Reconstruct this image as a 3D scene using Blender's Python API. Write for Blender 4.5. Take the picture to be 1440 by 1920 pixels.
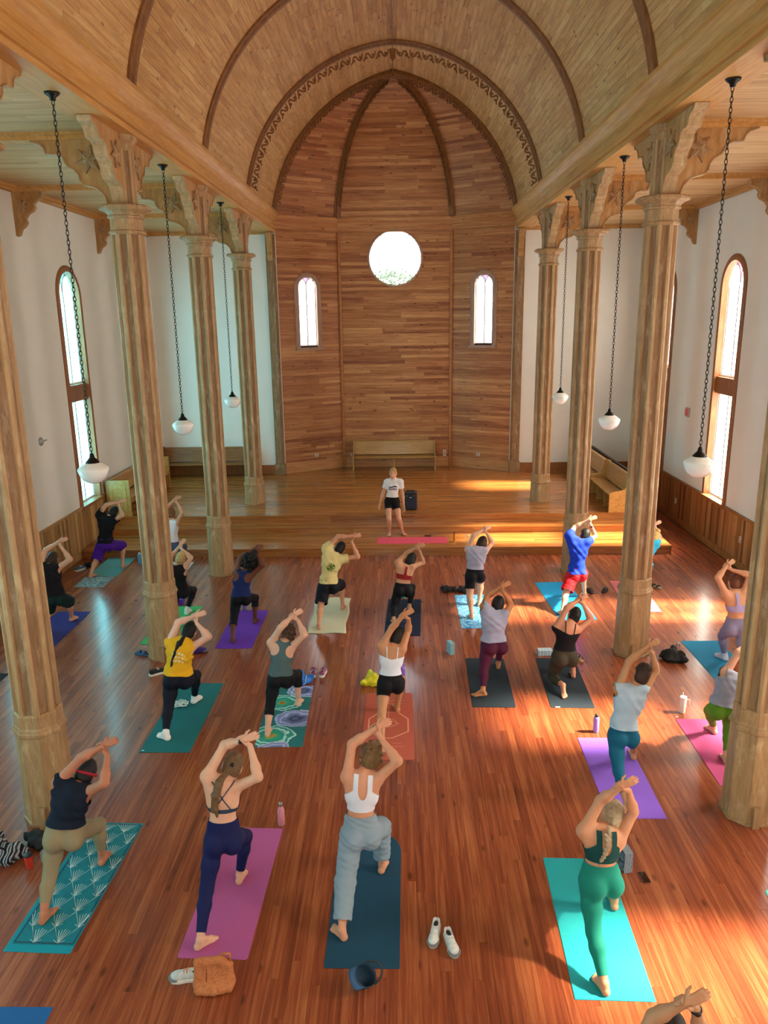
import bpy, bmesh, math, random
import numpy as np
from mathutils import Vector, Matrix, noise as mnoise
random.seed(7)
RNG = np.random.default_rng(11)
for o in list(bpy.data.objects): bpy.data.objects.remove(o, do_unlink=True)
SC = bpy.context.scene
COL = SC.collection

# ------------------------------------------------------------------ camera
CF, CP, CY, CR, CX, CH = 1426.9, .2489, -.0212, -.0142, .0677, 5.2
_F = np.array([math.sin(CY)*math.cos(CP), math.cos(CY)*math.cos(CP), -math.sin(CP)])
_R0 = np.array([math.cos(CY), -math.sin(CY), 0.0]); _U0 = np.cross(_R0, _F)
_R = _R0*math.cos(CR)+_U0*math.sin(CR); _U = -_R0*math.sin(CR)+_U0*math.cos(CR)
_C = np.array([CX, 0.0, CH])
cd = bpy.data.cameras.new('camera'); cam = bpy.data.objects.new('camera', cd); COL.objects.link(cam)
cam.matrix_world = Matrix(((_R[0],_U[0],-_F[0],CX),(_R[1],_U[1],-_F[1],0.0),(_R[2],_U[2],-_F[2],CH),(0,0,0,1)))
cd.sensor_fit = 'AUTO'; cd.sensor_width = 36.0; cd.lens = CF*36.0/1920.0
cd.clip_start = .05; cd.clip_end = 300
SC.camera = cam

# ------------------------------------------------------------------ light, exposure
SUN_E = 28.0; SKY_E = 2.2
GLASS_R = 4.0; GLASS_L = 4.2; GLASS_A = 1.5
SC.view_settings.view_transform = 'Standard'; SC.view_settings.look = 'None'
SC.view_settings.exposure = 1.9; SC.view_settings.gamma = 1.0; SC.view_settings.use_curve_mapping = False
w = bpy.data.worlds.new('sky'); SC.world = w; w.use_nodes = True
wb = w.node_tree.nodes['Background']; wb.inputs[0].default_value = (.86,.93,1,1); wb.inputs[1].default_value = SKY_E
sd = bpy.data.lights.new('sun', 'SUN'); sun = bpy.data.objects.new('sun', sd); COL.objects.link(sun)
sd.energy = SUN_E; sd.angle = math.radians(6.0); sd.color = (1.0,.93,.80)
SUN_EL = math.radians(46); SUN_AZ = math.radians(-3)   # azimuth measured from +X
_sv = Vector((math.cos(SUN_EL)*math.cos(SUN_AZ), math.cos(SUN_EL)*math.sin(SUN_AZ), math.sin(SUN_EL)))
sun.rotation_euler = _sv.to_track_quat('Z','Y').to_euler(); sun.location = (20,10,20)
hd_ = bpy.data.lights.new('sun_wide_fill', 'SUN'); wide_fill = bpy.data.objects.new('sun_wide_fill', hd_); COL.objects.link(wide_fill)   # second, wide sun added to spread light between the window patches
hd_.energy = 13.0; hd_.angle = math.radians(38); hd_.color = (1.0,.93,.82); wide_fill.rotation_euler = sun.rotation_euler; wide_fill.location = (20,12,20)

# ------------------------------------------------------------------ measuring helpers (photo -> place)
def ray(u, v): return _F + _R*((u-720)/CF) - _U*((v-960)/CF)
def onz(u, v, z=0.0): d = ray(u,v); return _C + d*((z-CH)/d[2])
def ony(u, v, y): d = ray(u,v); return _C + d*(y/d[1])
def onx(u, v, x): d = ray(u,v); return _C + d*((x-CX)/d[0])
def proj(P):
    d = np.asarray(P,float)-_C; z = d@_F
    return 720+CF*(d@_R)/z, 960-CF*(d@_U)/z, z
def pix_area(q):
    ps = [proj(p) for p in q]
    if min(p[2] for p in ps) < .3: return 0
    cx = sum(p[0] for p in ps)/len(ps); cy = sum(p[1] for p in ps)/len(ps)
    if not(-30 < cx < 1470 and -30 < cy < 1950): return 0
    a = 0
    for i in range(len(ps)):
        x0,y0,_ = ps[i]; x1,y1,_ = ps[(i+1)%len(ps)]; a += x0*y1-x1*y0
    return abs(a)/2

# ------------------------------------------------------------------ object helpers
def link(o, parent=None):
    COL.objects.link(o)
    if parent is not None: o.parent = parent
    return o
def tag(o, label=None, cat=None, group=None, kind=None):
    if label: o['label'] = label
    if cat: o['category'] = cat
    if group: o['group'] = group
    if kind: o['kind'] = kind
    return o
def empty(name, loc=(0,0,0), rz=0.0):
    o = bpy.data.objects.new(name, None); o.location = loc; o.rotation_euler = (0,0,rz); o.empty_display_size = .1
    return link(o)
class MB:
    def __init__(s): s.v=[]; s.f=[]; s.t=[]; s.m=[]; s.tone=.5; s.mi=0
    def vert(s, p): s.v.append(tuple(p)); s.t.append(s.tone); return len(s.v)-1
    def face(s, *i): s.f.append(tuple(i)); s.m.append(s.mi)
    def poly(s, pts): ids=[s.vert(p) for p in pts]; s.face(*ids); return ids
    def box(s, x0,x1,y0,y1,z0,z1, M=None):
        c=[(x0,y0,z0),(x1,y0,z0),(x1,y1,z0),(x0,y1,z0),(x0,y0,z1),(x1,y0,z1),(x1,y1,z1),(x0,y1,z1)]
        return s.hexa(c, M)
    def hexa(s, c, M=None):
        if M is not None: c=[tuple(M@Vector(p)) for p in c]
        b=[s.vert(p) for p in c]
        for q in ((3,2,1,0),(4,5,6,7),(0,1,5,4),(1,2,6,5),(2,3,7,6),(3,0,4,7)): s.face(*[b[i] for i in q])
    def loft(s, rings, close=True, cap0=True, cap1=True):
        ids=[[s.vert(p) for p in r] for r in rings]; n=len(rings[0])
        for a,b in zip(ids,ids[1:]):
            for i in range(n if close else n-1):
                j=(i+1)%n; s.face(a[i],a[j],b[j],b[i])
        if cap0: s.face(*reversed(ids[0]))
        if cap1: s.face(*ids[-1])
        return ids
    def prism(s, pts, fn0, fn1):
        a=[fn0(p) for p in pts]; b=[fn1(p) for p in pts]; s.loft([a,b])
    def tube(s, pts, r, n=8, caps=True):
        pts=[Vector(p) for p in pts]; rings=[]; N=len(pts)
        rr = r if isinstance(r,(list,tuple)) else [r]*N
        up=None
        for i,p in enumerate(pts):
            d=(pts[min(i+1,N-1)]-pts[max(i-1,0)]).normalized()
            if up is None:
                up=Vector((0,0,1)) if abs(d.z)<.9 else Vector((1,0,0))
            x=d.cross(up).normalized(); y=x.cross(d).normalized(); up=y
            rings.append([p+(x*math.cos(a)+y*math.sin(a))*rr[i] for a in [2*math.pi*k/n for k in range(n)]])
        s.loft(rings, True, caps, caps)
    def lathe(s, prof, c=(0,0,0), n=24, a0=0.0):
        rings=[[(c[0]+r*math.cos(a0+2*math.pi*k/n), c[1]+r*math.sin(a0+2*math.pi*k/n), c[2]+z) for k in range(n)] for r,z in prof]
        s.loft(rings, True, True, True)
    def mesh(s, name):
        me=bpy.data.meshes.new(name); me.from_pydata(s.v,[],s.f)
        at=me.attributes.new('tone','FLOAT','POINT'); at.data.foreach_set('value', np.array(s.t,dtype=np.float32))
        return me
    def build(s, name, mat, parent=None, smooth=False, loc=None):
        me=s.mesh(name); mats=mat if isinstance(mat,(list,tuple)) else [mat]
        for m in mats: me.materials.append(m)
        if len(mats)>1: me.polygons.foreach_set('material_index', np.array(s.m,dtype=np.int32))
        fixn(me)
        if smooth: me.polygons.foreach_set('use_smooth',[True]*len(me.polygons))
        o=bpy.data.objects.new(name, me)
        if loc is not None: o.location=loc
        return link(o,parent)
def fixn(me):
    b=bmesh.new(); b.from_mesh(me); bmesh.ops.recalc_face_normals(b, faces=b.faces); b.to_mesh(me); b.free()
def inst(me, name, parent=None, M=None):
    o=bpy.data.objects.new(name, me); link(o,parent)
    if M is not None: o.matrix_local=M
    return o
def bevel(o, wd=.01, seg=2):
    m=o.modifiers.new('bevel','BEVEL'); m.width=wd; m.segments=seg; m.limit_method='ANGLE'; return o
def subd(o, n=1):
    m=o.modifiers.new('sub','SUBSURF'); m.levels=n; m.render_levels=n; return o

# ------------------------------------------------------------------ materials
MATS={}
def nt(name):
    m=bpy.data.materials.new(name); m.use_nodes=True; t=m.node_tree; p=t.nodes['Principled BSDF']; return m,t,p
def rgb(h):
    h=h.lstrip('#'); c=[int(h[i:i+2],16)/255 for i in (0,2,4)]
    return tuple(x/12.92 if x<=.04045 else ((x+.055)/1.055)**2.4 for x in c)+(1,)
def plain(name, col, rough=.6, metal=0, spec=.5, var=.12, scale=30, bump=0.0, coat=0, sss=0):
    if name in MATS: return MATS[name]
    m,t,p=nt(name); c=rgb(col) if isinstance(col,str) else tuple(col)+(1,)
    p.inputs['Roughness'].default_value=rough; p.inputs['Metallic'].default_value=metal; p.inputs['Specular IOR Level'].default_value=spec
    if coat: p.inputs['Coat Weight'].default_value=coat
    n=t.nodes.new('ShaderNodeTexNoise'); n.inputs['Scale'].default_value=scale; n.inputs['Detail'].default_value=4
    tc=t.nodes.new('ShaderNodeTexCoord'); t.links.new(tc.outputs['Object'], n.inputs['Vector'])
    r=t.nodes.new('ShaderNodeMapRange'); r.inputs[1].default_value=.25; r.inputs[2].default_value=.75; r.inputs[3].default_value=1-var; r.inputs[4].default_value=1+var
    t.links.new(n.outputs[0], r.inputs[0])
    mx=t.nodes.new('ShaderNodeMix'); mx.data_type='RGBA'; mx.blend_type='MULTIPLY'; mx.inputs[0].default_value=1
    mx.inputs[6].default_value=c; t.links.new(r.outputs[0], mx.inputs[7]); t.links.new(mx.outputs[2], p.inputs['Base Color'])
    if bump:
        b=t.nodes.new('ShaderNodeBump'); b.inputs['Strength'].default_value=bump; b.inputs['Distance'].default_value=.01
        t.links.new(n.outputs[0], b.inputs['Height']); t.links.new(b.outputs[0], p.inputs['Normal'])
    if sss:
        p.inputs['Subsurface Weight'].default_value=sss; p.inputs['Subsurface Radius'].default_value=(.02,.008,.004)
    MATS[name]=m; return m
def wood(name, cols, axis='Y', rough=.45, grain=(1.2,22), tone=1.0, worn=None, wornamt=.5, knots=0.0, spec=.4, coat=0.0, bump=.15, coord='pos', rz=0.0, wsc=3.2):
    """cols: three hex colours dark, mid, light; grain runs along axis; vertex attribute 'tone' shifts each board."""
    if name in MATS: return MATS[name]
    m,t,p=nt(name); N=t.nodes; L=t.links
    p.inputs['Roughness'].default_value=rough; p.inputs['Specular IOR Level'].default_value=spec
    if coat: p.inputs['Coat Weight'].default_value=coat; p.inputs['Coat Roughness'].default_value=.12
    g=N.new('ShaderNodeNewGeometry') if coord=='pos' else N.new('ShaderNodeTexCoord')
    src=g.outputs['Position'] if coord=='pos' else g.outputs['Object']
    at=N.new('ShaderNodeAttribute'); at.attribute_name='tone'
    if rz:
        vr=N.new('ShaderNodeVectorRotate'); vr.rotation_type='Z_AXIS'; vr.inputs['Angle'].default_value=-rz; L.new(src,vr.inputs['Vector']); src=vr.outputs[0]
    cm=N.new('ShaderNodeVectorMath'); cm.operation='MULTIPLY_ADD'; L.new(at.outputs['Fac'],cm.inputs[0]); cm.inputs[1].default_value=(37,53,71); L.new(src,cm.inputs[2])
    mp=N.new('ShaderNodeMapping'); L.new(cm.outputs[0],mp.inputs[0])
    sc={'X':(grain[0],grain[1],grain[1]),'Y':(grain[1],grain[0],grain[1]),'Z':(grain[1],grain[1],grain[0])}[axis]; mp.inputs['Scale'].default_value=sc
    n1=N.new('ShaderNodeTexNoise'); n1.inputs['Scale'].default_value=1; n1.inputs['Detail'].default_value=6; n1.inputs['Roughness'].default_value=.65; n1.inputs['Distortion'].default_value=.6; L.new(mp.outputs[0],n1.inputs['Vector'])
    ad=N.new('ShaderNodeMath'); ad.operation='MULTIPLY_ADD'; L.new(at.outputs['Fac'],ad.inputs[0]); ad.inputs[1].default_value=.75*tone; L.new(n1.outputs[0],ad.inputs[2])
    sb=N.new('ShaderNodeMath'); sb.operation='SUBTRACT'; L.new(ad.outputs[0],sb.inputs[0]); sb.inputs[1].default_value=.375*tone
    cr=N.new('ShaderNodeValToRGB'); L.new(sb.outputs[0],cr.inputs[0]); e=cr.color_ramp.elements
    e[0].position=.18; e[0].color=rgb(cols[0]); e[1].position=.82; e[1].color=rgb(cols[2]); q=e.new(.5); q.color=rgb(cols[1])
    out=cr.outputs[0]
    if knots:
        v=N.new('ShaderNodeTexVoronoi'); v.inputs['Scale'].default_value=1; mk=N.new('ShaderNodeMapping'); L.new(cm.outputs[0],mk.inputs[0])
        k={'X':(2.2,5,5),'Y':(5,2.2,5),'Z':(5,5,2.2)}[axis]; mk.inputs['Scale'].default_value=k; L.new(mk.outputs[0],v.inputs['Vector'])
        mr=N.new('ShaderNodeMapRange'); mr.inputs[1].default_value=.06; mr.inputs[2].default_value=.15; mr.inputs[3].default_value=1-knots; mr.inputs[4].default_value=1; L.new(v.outputs['Distance'],mr.inputs[0])
        mm=N.new('ShaderNodeMix'); mm.data_type='RGBA'; mm.blend_type='MULTIPLY'; mm.inputs[0].default_value=1; L.new(out,mm.inputs[6]); L.new(mr.outputs[0],mm.inputs[7]); out=mm.outputs[2]
    if worn:
        n2=N.new('ShaderNodeTexNoise'); n2.inputs['Scale'].default_value=wsc; n2.inputs['Detail'].default_value=9; n2.inputs['Roughness'].default_value=.72
        mw=N.new('ShaderNodeMapping'); mw.inputs['Scale'].default_value=tuple(.45 if a==axis else 1.6 for a in 'XYZ'); L.new(cm.outputs[0],mw.inputs[0]); L.new(mw.outputs[0],n2.inputs['Vector'])
        mr=N.new('ShaderNodeMapRange'); mr.inputs[1].default_value=.52; mr.inputs[2].default_value=.68; mr.inputs[3].default_value=0; mr.inputs[4].default_value=wornamt; L.new(n2.outputs[0],mr.inputs[0])
        mm=N.new('ShaderNodeMix'); mm.data_type='RGBA'; L.new(mr.outputs[0],mm.inputs[0]); L.new(out,mm.inputs[6]); mm.inputs[7].default_value=rgb(worn); out=mm.outputs[2]
    L.new(out,p.inputs['Base Color'])
    if bump:
        b=N.new('ShaderNodeBump'); b.inputs['Strength'].default_value=bump; b.inputs['Distance'].default_value=.004; L.new(n1.outputs[0],b.inputs['Height']); L.new(b.outputs[0],p.inputs['Normal'])
    MATS[name]=m; return m
def glassmat(name, col, strength, clear=.45):
    if name in MATS: return MATS[name]
    m,t,p=nt(name); N=t.nodes; L=t.links; N.remove(p)
    em=N.new('ShaderNodeEmission'); em.inputs[0].default_value=rgb(col) if isinstance(col,str) else tuple(col)+(1,)
    g=N.new('ShaderNodeNewGeometry'); n=N.new('ShaderNodeTexNoise'); n.inputs['Scale'].default_value=1.3; L.new(g.outputs['Position'],n.inputs['Vector'])
    mr=N.new('ShaderNodeMapRange'); mr.inputs[1].default_value=.3; mr.inputs[2].default_value=.7; mr.inputs[3].default_value=strength*.8; mr.inputs[4].default_value=strength*1.2; L.new(n.outputs[0],mr.inputs[0]); L.new(mr.outputs[0],em.inputs[1])
    tr=N.new('ShaderNodeBsdfTransparent'); tr.inputs[0].default_value=em.inputs[0].default_value
    mx=N.new('ShaderNodeMixShader'); mx.inputs[0].default_value=1-clear; L.new(tr.outputs[0],mx.inputs[1]); L.new(em.outputs[0],mx.inputs[2])
    L.new(mx.outputs[0],N['Material Output'].inputs[0]); MATS[name]=m; return m

W_FLOOR=wood('floor_varnished_pine',('#5c2619','#8b452a','#b06a40'),'Y',.27,(1.0,26),.30,knots=.5,spec=.5,coat=.25,bump=.05)
W_STAGE=wood('stage_varnished_pine',('#75401f','#a46430','#c68a48'),'X',.24,(1.0,24),.35,spec=.5,coat=.3,bump=.04)
W_VAULT=wood('vault_pine',('#9c6c3c','#c99a60','#e0ba84'),'Y',.6,(1.4,24),.4,worn='#8c7664',wornamt=.35,knots=.55)
W_AISLE=wood('aisle_ceiling_pine',('#a37a4e','#c39b68','#d9b884'),'X',.6,(1.0,22),.5,worn='#9a8a78',wornamt=.3)
AC=('#804628','#b37446','#d8a06a')
W_APSE=wood('apse_pine',AC,'X',.5,(1.3,26),.6,knots=.6)
W_APSEL=wood('apse_pine_left',AC,'X',.5,(1.3,26),.6,knots=.6,rz=.535)
W_APSER=wood('apse_pine_right',AC,'X',.5,(1.3,26),.6,knots=.6,rz=-.535)
W_RIB=wood('rib_stained_wood',('#5e3a1c','#835429','#a2703c'),'Z',.5,(3,14),.3)
W_CORN=wood('cornice_pine',('#a8733a','#c8924f','#dcae6c'),'Y',.5,(1.0,20),.4,worn='#c9b08c',wornamt=.35)
W_COL=wood('column_scraped_wood',('#6c4e36','#8e6c4a','#a88866'),'Z',.6,(3.0,20),.6,worn='#c4ad90',wornamt=.7,wsc=6,bump=.3,coord='obj')
W_COLP=wood('column_plinth_wood',('#80603c','#a6825a','#c2a074'),'Z',.55,(2.2,18),.6,worn='#d2b88e',wornamt=.65,wsc=6,bump=.25,coord='obj')
W_BRKT=wood('bracket_wood',('#8d6438','#b2824c','#c89c66'),'Z',.6,(3,9),.5,worn='#d6c19c',wornamt=.45,coord='obj')
W_TRIM=wood('window_trim_wood',('#6f4020','#93592f','#ad7644'),'Z',.5,(2,20),.4)
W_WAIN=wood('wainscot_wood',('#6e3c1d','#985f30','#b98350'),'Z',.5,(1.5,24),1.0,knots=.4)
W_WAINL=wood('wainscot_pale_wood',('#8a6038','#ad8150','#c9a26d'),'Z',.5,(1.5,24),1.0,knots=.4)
W_PEW=wood('pew_oak',('#8a5a2c','#b08145','#cba15f'),'X',.35,(1.5,20),.6,coat=.15,coord='obj')
W_PEWD=wood('pew_dark_oak',('#6a3f1e','#8c5a2e','#a87444'),'X',.4,(1.5,20),.6,coord='obj')
M_WALL=plain('white_plaster','#e9e4dc',.85,var=.03,scale=1.5)
M_WHITE=plain('white_paint','#e8ebe8',.5,var=.03)
M_SLAB=plain('dark_subfloor','#3a1a0e',.8)
M_BLACKM=plain('black_iron','#20201f',.45,metal=.6)
# ================================================================== THE BUILDING
XW, YB, YR, ZC = 7.2, 23.2, -3.0, 7.7        # side wall, back wall, rear wall, aisle ceiling
COLX, COLY = 3.72, [7.21, 11.26, 15.31, 19.36]
VX, VZ = 3.5, 8.2                             # vault springing
VR = 3.54; VCZ = 7.69
WINY = [1.13, 5.18, 9.23, 13.28, 17.33, 21.38]
WINR = [y-.38 for y in WINY]
ST_Z = .56; ST_Y = 18.0                       # stage top, stage front edge
AP = [(-3.5,23.2),(-1.73,24.25),(1.73,24.25),(3.5,23.2)]

def structure(o): o['kind']='structure'; return o

# ---- floor with boards --------------------------------------------------------
mb=MB(); mb.box(-XW-.2,XW+.2,YR,YB+1.4,-.2,-.02); floor=structure(mb.build('floor',M_SLAB))
boards=[]
PW=.088; ncol=int(2*XW/PW)
for c in range(ncol):
    x0=-XW+c*PW; y=YR-random.random()*2
    while y<YB:
        L=random.choice((1.2,1.8,2.4,3.0,3.6))*random.uniform(.85,1.15); y1=min(y+L,YB)
        ya=max(y,YR)
        lim = 17.9 if x0+PW<5.4 else YB
        yb=min(y1,lim)
        if yb-ya>.05:
            tn=min(1,max(0,random.gauss(.5,.26)))
            boards.append((pix_area(((x0,max(ya,3.9),0),(x0+PW,max(ya,3.9),0),(x0+PW,yb,0),(x0,yb,0))) if yb>4.2 else 0, x0,ya,yb,tn))
        y=y1
boards.sort(key=lambda b:-b[0])
rest=MB(); rest_n=0
for i,(a,x0,ya,yb,tn) in enumerate(boards):
    m=MB() if i<300 else rest
    m.tone=tn; g=.0007; dz=random.uniform(-.0008,0)
    m.box(x0+g,x0+PW-g,ya+g,yb-g,-.02,dz)
    if i<300: m.build('floor_board',W_FLOOR,floor)
rest.build('floor_boards',W_FLOOR,floor)['kind']='stuff'

# ---- walls with openings ------------------------------------------------------
def wall(name, P, u0,u1,z0,z1, ops, mat, th=.3, segs=14):
    """P(u,z,d)->xyz, d=0 inner face, d=th outer face. ops: (uc,half,zbot(u),ztop(u))"""
    mb=MB(); cur=u0
    def panel(a,b,za0,za1,zb0,zb1):
        i=[P(a,za0,0),P(b,zb0,0),P(b,zb1,0),P(a,za1,0)]; o=[P(a,za0,th),P(b,zb0,th),P(b,zb1,th),P(a,za1,th)]
        mb.poly(i); mb.poly(o[::-1])
    def rev(a,b,za,zb): mb.poly([P(a,za,0),P(b,zb,0),P(b,zb,th),P(a,za,th)])
    for uc,h,zb,zt in sorted(ops):
        panel(cur,uc-h,z0,z1,z0,z1)
        us=[uc-h*math.cos(math.pi*k/segs) for k in range(segs+1)]
        for a,b in zip(us,us[1:]):
            panel(a,b,z0,zb(a),z0,zb(b)); panel(a,b,zt(a),z1,zt(b),z1)
            rev(a,b,zb(a),zb(b)); rev(a,b,zt(a),zt(b))
        if zt(uc-h)-zb(uc-h)>.02:
            for u in (uc-h,uc+h): mb.poly([P(u,zb(u),0),P(u,zt(u),0),P(u,zt(u),th),P(u,zb(u),th)])
        cur=uc+h
    panel(cur,u1,z0,z1,z0,z1)
    return structure(mb.build(name,mat))
def archtop(uc,h,zs): return lambda u: zs+math.sqrt(max(0,h*h-(u-uc)**2))
WH=.52; WZ0, WZS = 1.12, 5.78      # glazed opening half width, sill, arch spring
Pl=lambda u,z,d:(-XW-d,u,z); Pr=lambda u,z,d:(XW+d,u,z)
opsL=[(y,WH,(lambda u:WZ0),archtop(y,WH,WZS)) for y in WINY]
wall_left=wall('wall_left',Pl,YR-.3,YB+.3,-.02,ZC+.3,opsL,M_WALL)
DOOR_Y=WINR[5]
opsR=[(y,WH,(lambda u:WZ0) if y!=DOOR_Y else (lambda u:3.70),archtop(y,WH,WZS)) for y in WINR]
wall_right=wall('wall_right',Pr,YR-.3,YB+.3,-.02,ZC+.3,opsR,M_WALL)
Prear=lambda u,z,d:(u,YR-d,z)
opsB=[(-4.9,.55,(lambda u:2.0),archtop(-4.9,.55,5.6)),(0,.9,(lambda u:5.2),archtop(0,.9,8.6)),(4.9,.55,(lambda u:2.0),archtop(4.9,.55,5.6))]  # openings for the added rear windows, out of view
wall_rear=wall('wall_rear',Prear,-XW-.3,XW+.3,-.02,11.7,opsB,M_WALL)
for sg,nm in ((-1,'wall_back_left'),(1,'wall_back_right')):
    mb=MB(); mb.box(min(sg*3.45,sg*(XW+.3)),max(sg*3.45,sg*(XW+.3)),YB,YB+.3,-.02,ZC+.6); structure(mb.build(nm,M_WALL))

# ---- stained / frosted windows ------------------------------------------------
G_L=glassmat('frosted_glass_cyan',(.30,.86,.95),GLASS_L*.72,.35); G_L2=glassmat('frosted_glass_blue_green',(.14,.66,.76),GLASS_L*.5,.3)
G_R=glassmat('frosted_glass_white',(1.0,.97,.90),GLASS_R,.62); G_RP=glassmat('pink_glass',(1.0,.35,.55),GLASS_R*.45,.4)
G_A=glassmat('apse_glass_white',(1.0,1.0,1.0),GLASS_A,.3); G_AP=glassmat('violet_glass',(.62,.45,.95),GLASS_A*.32,.2)
G_C=glassmat('round_clear_glass',(1.0,1.0,1.0),.5,.85)
def lancet(P, parent, uc, h, zb, zs, rows, gm, gs, frame, d=.16, ft=.035):
    """two pointed lights under a round arch; P(u,z,d)."""
    def outer(u): return zs+math.sqrt(max(0,h*h-(u-uc)**2))
    ax=h*.5; za=outer(uc-ax)
    def inner(t): # from apex (u offset -ax) to centre foot, t 0..1 (pointed arch side)
        u=-ax+ax*math.sin(t*math.pi/2); return u, zs+(za-zs)*math.cos(t*math.pi/2)**.9
    zr=[zb]+list(rows)+[None]
    for sg in (-1,1):
        for a,b in zip(zr,zr[1:]):
            mb=MB()
            if b is None:
                pts=[(uc+sg*h,a),(uc+sg*.0,a)]
                pts+=[(uc+sg*-inner(1-k/6)[0],inner(1-k/6)[1]) for k in range(7)] if a<=zs else []
                pts+=[(uc+sg*(ax+(h-ax)*k/6),outer(uc+sg*(ax+(h-ax)*k/6))) for k in range(1,7)]
            else: pts=[(uc,a),(uc+sg*h,a),(uc+sg*h,b),(uc,b)]
            mb.poly([P(u,z,d) for u,z in pts]); mb.poly([P(u,z,d+.008) for u,z in pts][::-1]); mb.build('pane',gm,parent)
    mb=MB(); pts=[(uc+inner(1-k/6)[0],inner(1-k/6)[1]) for k in range(7)]
    pts+=[(uc-ax+2*ax*k/10,outer(uc-ax+2*ax*k/10)) for k in range(1,10)]+[(uc-inner(k/6)[0],inner(k/6)[1]) for k in range(6)]
    mb.poly([P(u,z,d) for u,z in pts]); mb.poly([P(u,z,d+.008) for u,z in pts][::-1]); mb.build('spandrel_pane',gs,parent)
    # sash: mullion, side stiles, arch rail, bars
    def bar(u0,u1,z0,z1,name,dd=.04):
        m=MB(); c=[P(u0,z0,d-dd),P(u1,z0,d-dd),P(u1,z0,d+dd),P(u0,z0,d+dd),P(u0,z1,d-dd),P(u1,z1,d-dd),P(u1,z1,d+dd),P(u0,z1,d+dd)]; m.hexa(c); m.build(name,frame,parent)
    bar(uc-ft*.8,uc+ft*.8,zb,zs,'mullion',.044)
    for sg in (-1,1): bar(uc+sg*h-(ft if sg>0 else -.003),uc+sg*h+(ft if sg<0 else -.003),zb,zs,'stile')
    bar(uc-h+.002,uc+h-.002,zb,zb+ft*1.3,'bottom_rail',.037)
    for z in rows: bar(uc-h,uc+h,z-.008,z+.008,'glazing_bar',.012)
    def strip(pts,wd,name):
        m=MB(); rings=[]
        for i,(u,z) in enumerate(pts):
            a=pts[max(i-1,0)]; b=pts[min(i+1,len(pts)-1)]; tx,tz=b[0]-a[0],b[1]-a[1]; l=math.hypot(tx,tz) or 1; nx,nz=-tz/l*wd,tx/l*wd
            rings.append([P(u-nx,z-nz,d-.035),P(u+nx,z+nz,d-.035),P(u+nx,z+nz,d+.035),P(u-nx,z-nz,d+.035)])
        m.loft(rings); m.build(name,frame,parent)
    strip([(uc-h*math.cos(math.pi*k/16),zs+h*math.sin(math.pi*k/16)) for k in range(17)],ft*.6,'arch_rail')
    for sg in (-1,1): strip([(uc-sg*inner(k/8)[0],inner(k/8)[1]) for k in range(9)],ft*.6,'tracery')
def rectlight(P,parent,u0,u1,z0,z1,rows,gm,frame,d=.16,ft=.035):
    uc=(u0+u1)/2; zr=[z0]+list(rows)+[z1]
    for a,b in ((u0,uc),(uc,u1)):
        for c,e in zip(zr,zr[1:]):
            m=MB(); q=[(a,c),(b,c),(b,e),(a,e)]; m.poly([P(u,z,d) for u,z in q]); m.poly([P(u,z,d+.008) for u,z in q][::-1]); m.build('pane',gm,parent)
    def bar(u0,u1,z0,z1,name,dd=.04):
        m=MB(); m.hexa([P(u0,z0,d-dd),P(u1,z0,d-dd),P(u1,z0,d+dd),P(u0,z0,d+dd),P(u0,z1,d-dd),P(u1,z1,d-dd),P(u1,z1,d+dd),P(u0,z1,d+dd)]); m.build(name,frame,parent)
    bar(uc-ft*.8,uc+ft*.8,z0,z1,'mullion',.044)
    for a in (u0+.003,u1-ft-.003): bar(a,a+ft,z0,z1,'stile')
    for a in (z0,z1-ft): bar(u0+.002,u1-.002,a,a+ft,'rail',.037)
    for z in rows: bar(u0,u1,z-.008,z+.008,'glazing_bar',.012)
def casing(P,parent,uc,h,zb,zs,mat,wd=.12,pr=.035):
    h=h-.006
    pts=[(uc-h,zb)]+[(uc-h*math.cos(math.pi*k/18),zs+h*math.sin(math.pi*k/18)) for k in range(19)]+[(uc+h,zb)]
    m=MB(); rings=[]
    for i,(u,z) in enumerate(pts):
        if i==0: nx,nz=-1,0
        elif i==len(pts)-1: nx,nz=1,0
        else: nx,nz=(u-uc)/h,(z-zs)/h; 
        if i in(1,len(pts)-2): nz=0; nx=math.copysign(1,u-uc)
        rings.append([P(u,z,.10),P(u,z,-pr),P(u+nx*wd*.35,z+nz*wd*.35,-pr-.012),P(u+nx*wd*.75,z+nz*wd*.75,-pr-.004),P(u+nx*wd,z+nz*wd,-pr*.6),P(u+nx*wd,z+nz*wd,.0)])
    m.loft(rings); m.build('casing',mat,parent)
def side_window(n,side,y):
    P=Pl if side<0 else Pr; gm,gs=(G_L,G_L2) if side<0 else (G_R,G_RP)
    root=structure(empty('window_%d'%n,(0,0,0)))
    door=(side>0 and y==DOOR_Y)
    casing(P,root,y,WH,.02 if door else WZ0-.08,WZS,W_TRIM,.13)
    lancet(P,root,y,WH,3.84,WZS,(4.55,5.3),gm,gs,M_WHITE)
    m=MB(); m.hexa([P(y-WH,3.48,.02),P(y+WH,3.48,.02),P(y+WH,3.48,.25),P(y-WH,3.48,.25),P(y-WH,3.84,.02),P(y+WH,3.84,.02),P(y+WH,3.84,.25),P(y-WH,3.84,.25)]); m.build('transom_panel',W_TRIM,root)
    if not door:
        rectlight(P,root,y-WH,y+WH,WZ0+.02,3.48,(1.95,2.7),gm,M_WHITE)
        m=MB(); m.hexa([P(y-WH-.1,WZ0-.05,-.09),P(y+WH+.1,WZ0-.05,-.09),P(y+WH+.1,WZ0-.05,.14),P(y-WH-.1,WZ0-.05,.14),P(y-WH-.1,WZ0+.02,-.09),P(y+WH+.1,WZ0+.02,-.09),P(y+WH+.1,WZ0+.02,.14),P(y-WH-.1,WZ0+.02,.14)]); m.build('window_sill',W_TRIM,root)
n=1
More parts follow.
